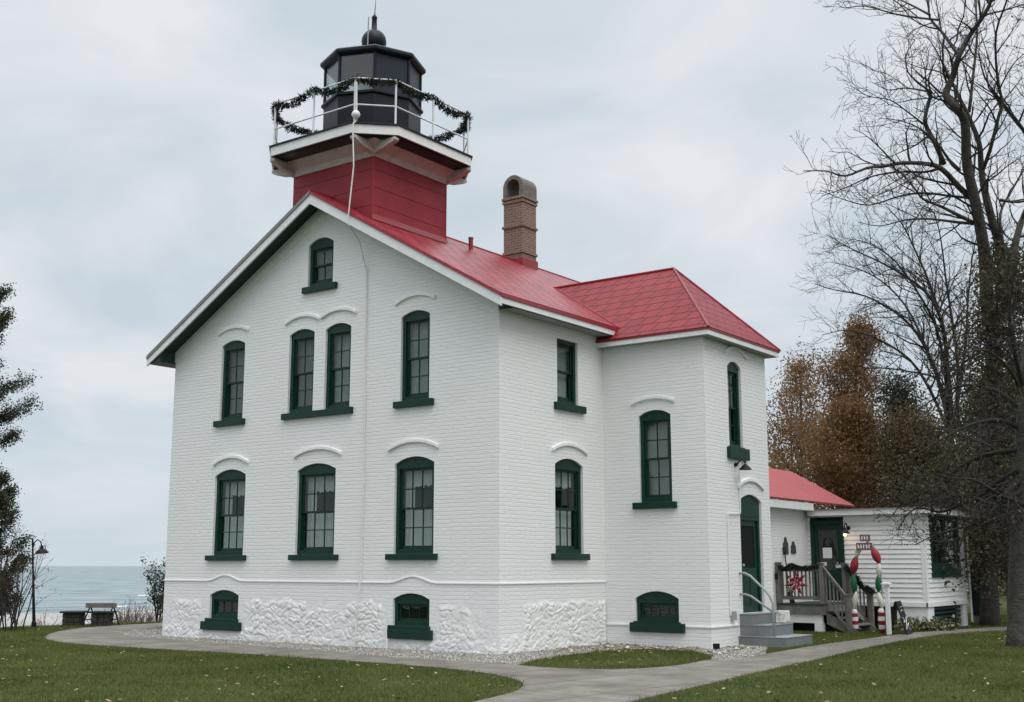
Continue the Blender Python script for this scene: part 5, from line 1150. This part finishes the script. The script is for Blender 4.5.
# leafy trees behind the annex: trunk, branches and a crown of many small leaves
def leafy(name, lab, u, v_base, v_top, halfw_px, dep, nleaf, size, leafm, seed, lean=0, shape=1.0, nb=26, group=None, spread=.35, bark='bark', start=.25, rise=(.15, .7), droop=.10):
    r = random.Random(seed); base = atdepth(u, v_base, dep); base.z = -.1
    topz = atdepth(u, v_top, dep).z; H = topz; hw = halfw_px * dep / FPX
    T = thing(name, lab, 'tree', (base.x, base.y, 0), group)
    P = curve(base, Vector((lean, lean * .3, 1)), H * .96, 9, r, .025, .08); R = [max(.02, H * .016 * (1 - .9 * i / 9)) for i in range(10)]; R[0] *= 1.3
    mbt = MB(); mbt.tube(P, R, 9); mbt.build('trunk', M[bark], T, smooth=True, fix=False)
    mbc = MB(); tips = []
    for k_ in range(nb):
        t = start + (1 - start) * (k_ + r.random()) / nb; f = min(t * 9, 8.99); i = int(f); q = P[i].lerp(P[i + 1], f - i)
        prof = math.sin(math.pi * min(1, .12 + .88 * (t - start) / (1 - start)) ** shape) * .92 + .10
        az = r.uniform(0, 2 * math.pi); ln = hw * prof * r.uniform(.65, 1.15); d = Vector((math.cos(az), math.sin(az), r.uniform(*rise)))
        C_ = curve(q, d, ln, 6, r, .14, droop); RR = [max(.012, R[i] * .45 * (1 - .85 * j / 6)) for j in range(7)]
        mbc.tube(C_, RR, 5, False); tips.extend(C_[3:])
        for j in range(6):
            a = r.randint(2, 6); D_ = curve(C_[a], Vector((r.gauss(0, 1), r.gauss(0, 1), r.gauss(0, .6))), ln * r.uniform(.25, .5), 4, r, .2, droop * .5); mbc.tube(D_, [.014, .011, .009, .007, .005], 3, False); tips.extend(D_[1:])
    link('crown', leaves(tips, nleaf, spread, size, seed, clump=3.0), M[leafm], T)
    mbc.build('branch', M['twig_pale'], T, fix=False)
    return T, tips
leafy('oak_tree', 'rusty orange tree, the tallest one behind the annex roof', 852, 560, 310, 88, 46, 30000, .055, 'leaf_rust', 31, nb=30, spread=.26, group='autumn trees behind the annex', shape=.8, rise=(.5, 1.3), start=.15)
leafy('oak_tree', 'broad low rust-brown tree just above the red annex roof', 846, 560, 400, 92, 42, 40000, .052, 'leaf_rust', 32, nb=34, spread=.32, group='autumn trees behind the annex', shape=.6, rise=(.2, .9), start=.12)
leafy('oak_tree', 'thin airy brown-leaved tree at the wing wall edge behind the annex', 800, 560, 352, 70, 50, 15000, .055, 'leaf_rust', 39, nb=26, spread=.28, group='autumn trees behind the annex', rise=(.5, 1.2), start=.15)
leafy('evergreen_tree', 'dark evergreen between the orange tree and the tall bare tree', 920, 560, 366, 34, 39, 20000, .05, 'leaf_dark', 34, nb=36, spread=.32, shape=.8)
leafy('brown_tree', 'dense grey-brown tree behind the clapboard end window', 945, 560, 415, 58, 38, 36000, .05, 'leaf_brown', 35, nb=36, spread=.42, shape=.8, group='dull trees at the right')
leafy('brown_tree', 'dark tangled tree between the tall trunk and the right edge', 1008, 560, 380, 64, 40, 36000, .05, 'leaf_ivy', 36, nb=40, spread=.42, shape=.8, group='dull trees at the right')
leafy('brown_tree', 'olive-brown tree at the far right edge behind the trunks', 1062, 560, 330, 80, 44, 32000, .055, 'leaf_ivy', 37, nb=40, spread=.45, shape=.8, group='dull trees at the right')
# the wood far behind
r = random.Random(12); mb = MB(); cs_ = []
for k_ in range(60):
    u = r.uniform(760, 1130); dep = r.uniform(58, 80); b_ = atdepth(u, 600, dep); b_.z = -.1; H = r.uniform(6, 11); P = curve(b_, Vector((0, 0, 1)), H, 6, r, .05, .1); mb.tube(P, [.16, .14, .12, .1, .08, .05, .02], 5, False)
    for j in range(14): q = P[r.randint(0, 6)]; cs_.append(q + Vector((r.gauss(0, 1.0), r.gauss(0, 1.0), r.gauss(-.8, 1.3))))
nlf = 26000
lm_ = leaves(cs_, nlf, .7, .13, 77)
bmx = bmesh.new(); bmx.from_mesh(lm_); tm = mb.mesh('t'); bmx.from_mesh(tm); lm2 = bpy.data.meshes.new('wood'); bmx.to_mesh(lm2); bmx.free()
tag(link('far_woods', lm2, M['leaf_brown']), 'dull brown wood far behind the annex and the bare trunks', 'woods', kind='stuff')

# cedar boughs on the left
def cedar(lab, base, H, hw, seed, n, nleaf, zlo=.15, gaps=()):
    r = random.Random(seed); T = thing('cedar_tree', lab, 'tree', (base[0], base[1], 0), 'cedars at the left edge'); b_ = Vector((*base, -.2))
    P = curve(b_, Vector((0, 0, 1)), H, 9, r, .03, .1); mbt = MB(); mbt.tube(P, [max(.03, .24 * (1 - i / 9.5)) for i in range(10)], 9); mbt.build('trunk', M['bark'], T, smooth=True, fix=False)
    mbc = MB(); tips = []
    for k_ in range(n):
        t = zlo + (1 - zlo) * (k_ + r.random()) / n
        if any(a < t < c_ for a, c_ in gaps): continue
        f = min(t * 9, 8.99); i = int(f); q = P[i].lerp(P[i + 1], f - i); az = r.uniform(0, 2 * math.pi); ln = hw * (1.12 - t * .85) * r.uniform(.6, 1.1)
        C_ = curve(q, Vector((math.cos(az), math.sin(az), .15)), ln, 7, r, .08, .09); mbc.tube(C_, [.035, .03, .025, .02, .016, .012, .009, .006], 4, False)
        for j in range(9):
            a = r.randint(2, 7); D_ = curve(C_[a], (C_[min(a, 6) + 1] - C_[min(a, 6)]).normalized() + Vector((r.gauss(0, .6), r.gauss(0, .6), r.gauss(-.1, .35))), ln * .22, 4, r, .15, .0); mbc.tube(D_, [.01, .008, .007, .006, .004], 3, False); tips.extend(D_)
        tips.extend(C_[4:])
    link('crown', leaves(tips, nleaf, .10, .036, seed, clump=1.0), M['leaf_cedar'], T); mbc.build('branch', M['twig'], T, fix=False)
b1 = atdepth(-42, 628, 33.5); cedar('taller cedar at the left edge with dark boughs reaching in', (b1.x, b1.y), 9.7, 3.1, 41, 44, 44000, .22, ((.30, .50),))
b2_ = atdepth(-14, 628, 32.2); cedar('low dense cedar at the left edge behind the lamp post', (b2_.x, b2_.y), 4.3, 1.3, 43, 36, 28000, .05)
# bare shrub by the lamp post, dry shrubs by the lake and at the house corner
def shrub(name, lab, c, H, w, nst, leafm, nleaf, size, seed, twig='twig', group=None, cat='shrub'):
    r = random.Random(seed); T = thing(name, lab, cat, (c[0], c[1], c[2]), group); mb = MB(); tips = []
    cfg = dict(len=[H * .35, H * .16], dens=[4.5 / H * 1.6, 6 / H * 1.6], segs=[4, 3], rad=[.010, .006], sides=[3, 3], ang=(20, 55), up=.12, wander=.18, rmin=.004)
    for k_ in range(nst):
        P = curve(Vector(c) + Vector((r.gauss(0, w * .25), r.gauss(0, w * .25), -.1)), Vector((r.gauss(0, .32) * w / H * 1.6, r.gauss(0, .32) * w / H * 1.6, 1)), H * r.uniform(.7, 1.05), 6, r, .10, .06); R = [.022, .019, .016, .013, .010, .007, .005]; mb.tube(P, R, 5, False); tips.extend(P[3:]); sprout(mb, P, R, 0, r, cfg, tips, .2)
    mb.build('stems', M[twig], T, fix=False)
    if nleaf: link('leaves', leaves(tips, nleaf, .07, size, seed), M[leafm], T)
c0 = onground(11, 631); shrub('bare_shrub', 'leafless upright shrub in front of the low cedar', (c0.x, c0.y, 0), 3.0, 1.0, 12, 'leaf_brown', 420, .03, 51)
c0 = onground(150, 622.5); shrub('green_shrub', 'thin green shrub at the left corner of the house', tuple(atdepth(160, 622, 38.5)[:2]) + (-.2,), 2.0, .35, 9, 'leaf_cedar', 1500, .045, 52)
for i, (u, lab) in enumerate(((128, 'dry reddish brush left of the green shrub by the house'), (143, 'dry reddish brush nearest the house corner by the lake'), (50, 'pale dry brush behind the stone piers'))):
    q = atdepth(u, 622, 39); z_ = float(groundz(q.x, q.y)); shrub('dry_brush', lab, (q.x, q.y, z_), (.75, .85, .5)[i] - z_ * .8, 1.9, 46, 'leaf_brown', 260, .02, 60 + i, 'twig_red', 'dry brush along the lake bank')
# low plants along the clapboard base
for i, u in enumerate((897, 909, 921, 934, 946)):
    q = onground(u, 630.5); lab = ('pale leafy plant closest to the sandwich board', 'pale leafy plant second from the sandwich board', 'pale leafy plant midway along the clapboard base', 'pale leafy plant just left of the dark foundation vent', 'pale leafy plant before the foundation vent')[i]
    r = random.Random(90 + i); T = thing('leafy_plant', lab, 'plant', (q.x, q.y - .2, 0), 'plants along the clapboard base')
    cs_ = [Vector((q.x + r.gauss(0, .17), q.y - .25 + r.gauss(0, .15), abs(r.gauss(.13, .09)))) for _ in range(60)]
    link('foliage', leaves(cs_, 420, .04, .05, 90 + i), mat('leaf_pale_%d' % i, (.11, .125, .055), .7, .3, 5, col2=(.20, .18, .09), island=.4) if i == 0 else bpy.data.materials['leaf_pale_0'], T)

# ---- grass, pebbles, fallen leaves (numpy scatter)
def inside(px_, py_, poly):
    res = np.zeros(len(px_), bool); n = len(poly); j = n - 1
    for i in range(n):
        xi, yi = poly[i]; xj, yj = poly[j]
        if yi != yj:
            cnd = ((yi > py_) != (yj > py_)) & (px_ < (xj - xi) * (py_ - yi) / (yj - yi) + xi); res ^= cnd
        j = i
    return res
def in_view(x, y, z=0):
    d = np.stack([x - CAM.x, y - CAM.y, np.full_like(x, z - CAM.z)], -1); dep = d @ np.array(FW); u = 512 + FPX * (d @ np.array(RT)) / dep; v = 351 - FPX * (d @ np.array(UP)) / dep
    return (dep > 1) & (u > -350) & (u < 1400) & (v < 860), dep
def lawn_points(n, seed):
    r = np.random.default_rng(seed); u = r.uniform(-80, 1100, n); 
    # sample the ground evenly per square metre
    x = r.uniform(-20, 18, n); y = r.uniform(-15, 24, n)
    ok, dep = in_view(x, y)
    jx, jy = x + r.normal(size=n) * .035, y + r.normal(size=n) * .035
    ok &= ~inside(jx, jy, PATH) & ~inside(jx, jy, GRAV)
    ok &= ~((x > -W - .3) & (x < .3) & (y > -.3) & (y < BACK)) & ~((x > 0) & (x < PX + .2) & (y > D1 - .2) & (y < D2 + .2)) & ~((x < AX1 + .1) & (x > -5) & (y > AY - .05) & (y < AY1)) & ~((x < AX + .1) & (x > -8) & (y > D2))
    ok &= ~((x > 2.4) & (x < 3.6) & (y > 4.7) & (y < 6.5)) & (x > crest(x, y) - 3.5) & ~((x > AX) & (x < 2.7) & (y > 11) & (y < AY))
    return x[ok], y[ok], dep[ok]
gx, gy, gd_ = lawn_points(1050000, 5)
r_ = np.random.default_rng(6); n = len(gx); gz = groundz(gx, gy)
patch = .5 + .5 * np.sin(gx * 1.7 + np.sin(gy * 1.1) * 2) * np.sin(gy * 1.3 + np.sin(gx * .8) * 2)
hgt = (.030 + .028 * r_.random(n)) * (.8 + .5 * patch); ang = r_.uniform(0, 2 * np.pi, n); lean = r_.normal(size=(n, 2)) * .022; wd = .0045 + .003 * r_.random(n)
A_ = np.stack([gx - np.cos(ang) * wd, gy - np.sin(ang) * wd, gz - .003], -1); B_ = np.stack([gx + np.cos(ang) * wd, gy + np.sin(ang) * wd, gz - .003], -1); C_ = np.stack([gx + lean[:, 0], gy + lean[:, 1], gz + hgt], -1)
tag(link('grass', quadmesh(np.stack([A_, B_, C_], 1).reshape(-1, 3), np.arange(3 * n).reshape(n, 3)), M['grass_blade']), 'short dark green lawn grass on both sides of the path', 'grass', kind='stuff')
def tetra_stones(x, y, z, s, seed):
    r = np.random.default_rng(seed); n = len(x)
    base = np.array([[1, 0, 0], [-1, 0, 0], [0, 1, 0], [0, -1, 0], [0, 0, .8], [0, 0, -.5]], float); f = np.array([[0, 2, 4], [2, 1, 4], [1, 3, 4], [3, 0, 4], [2, 0, 5], [1, 2, 5], [3, 1, 5], [0, 3, 5]])
    th = r.uniform(0, 6.28, n); c_, s_ = np.cos(th), np.sin(th); jit = r.uniform(.65, 1.25, (n, 6, 3)) * base[None]
    V_ = np.stack([jit[..., 0] * c_[:, None] - jit[..., 1] * s_[:, None], jit[..., 0] * s_[:, None] + jit[..., 1] * c_[:, None], jit[..., 2]], -1) * s[:, None, None] + np.stack([x, y, z], -1)[:, None]
    return quadmesh(V_.reshape(-1, 3), (f[None] + 6 * np.arange(n)[:, None, None]).reshape(-1, 3))
gp_ = np.array(GRAV); r_ = np.random.default_rng(15); n = 60000; x = r_.uniform(gp_[:, 0].min(), gp_[:, 0].max(), n); y = r_.uniform(gp_[:, 1].min(), gp_[:, 1].max(), n)
ok = inside(x, y, GRAV) & ~((x > -W) & (x < 0) & (y > 0.02)) & ~((x > -.1) & (x < PX) & (y > D1 + .02)); x, y = x[ok], y[ok]
tag(link('gravel', tetra_stones(x, y, np.full(len(x), .012), r_.uniform(.008, .024, len(x)), 16), M['pebble']), 'pale pebble gravel strip along the foot of the white walls', 'gravel', kind='stuff')
# larger cobbles by the wing corner
n = 160; q = [onground(r_.uniform(560, 770), r_.uniform(642, 658)) for _ in range(n)]; x = np.array([p.x for p in q]); y = np.array([p.y for p in q]); ok = inside(x, y, GRAV) & ~((x < PX) & (y > D1)) & ~((x > 2.4) & (y > 4.6)); x, y = x[ok], y[ok]
tag(link('cobbles', tetra_stones(x, y, np.full(len(x), .03), r_.uniform(.03, .07, len(x)), 18), mat('cobble', (.42, .40, .37), .85, .3, 6, col2=(.55, .53, .5), island=.4)), 'larger pale cobbles scattered on the gravel by the wing', 'cobbles', kind='stuff')
# fallen leaves
lx, ly, _ = lawn_points(4000, 31); extra = [onground(r_.uniform(555, 700), r_.uniform(643, 653)) for _ in range(600)] + [onground(r_.uniform(240, 520), r_.uniform(641, 658)) for _ in range(60)] + [onground(r_.uniform(800, 890), r_.uniform(627, 631)) for _ in range(220)]
lx = np.concatenate([lx, [p.x for p in extra]]); ly = np.concatenate([ly, [p.y for p in extra]]); n = len(lx); th = r_.uniform(0, 6.28, n); s_ = r_.uniform(.02, .045, n); z = groundz(lx, ly) + .035
a = np.stack([np.cos(th), np.sin(th), r_.uniform(-.4, .4, n)], -1) * s_[:, None]; b_ = np.stack([-np.sin(th), np.cos(th), r_.uniform(-.4, .4, n)], -1) * s_[:, None] * .65; c_ = np.stack([lx, ly, z], -1)
tag(link('fallen_leaves', quadmesh(np.stack([c_ - a, c_ + b_, c_ + a, c_ - b_], 1).reshape(-1, 3), np.arange(4 * n).reshape(n, 4)), M['dead_leaf']), 'dry tan leaves scattered over the lawn and gravel', 'leaves', kind='stuff')
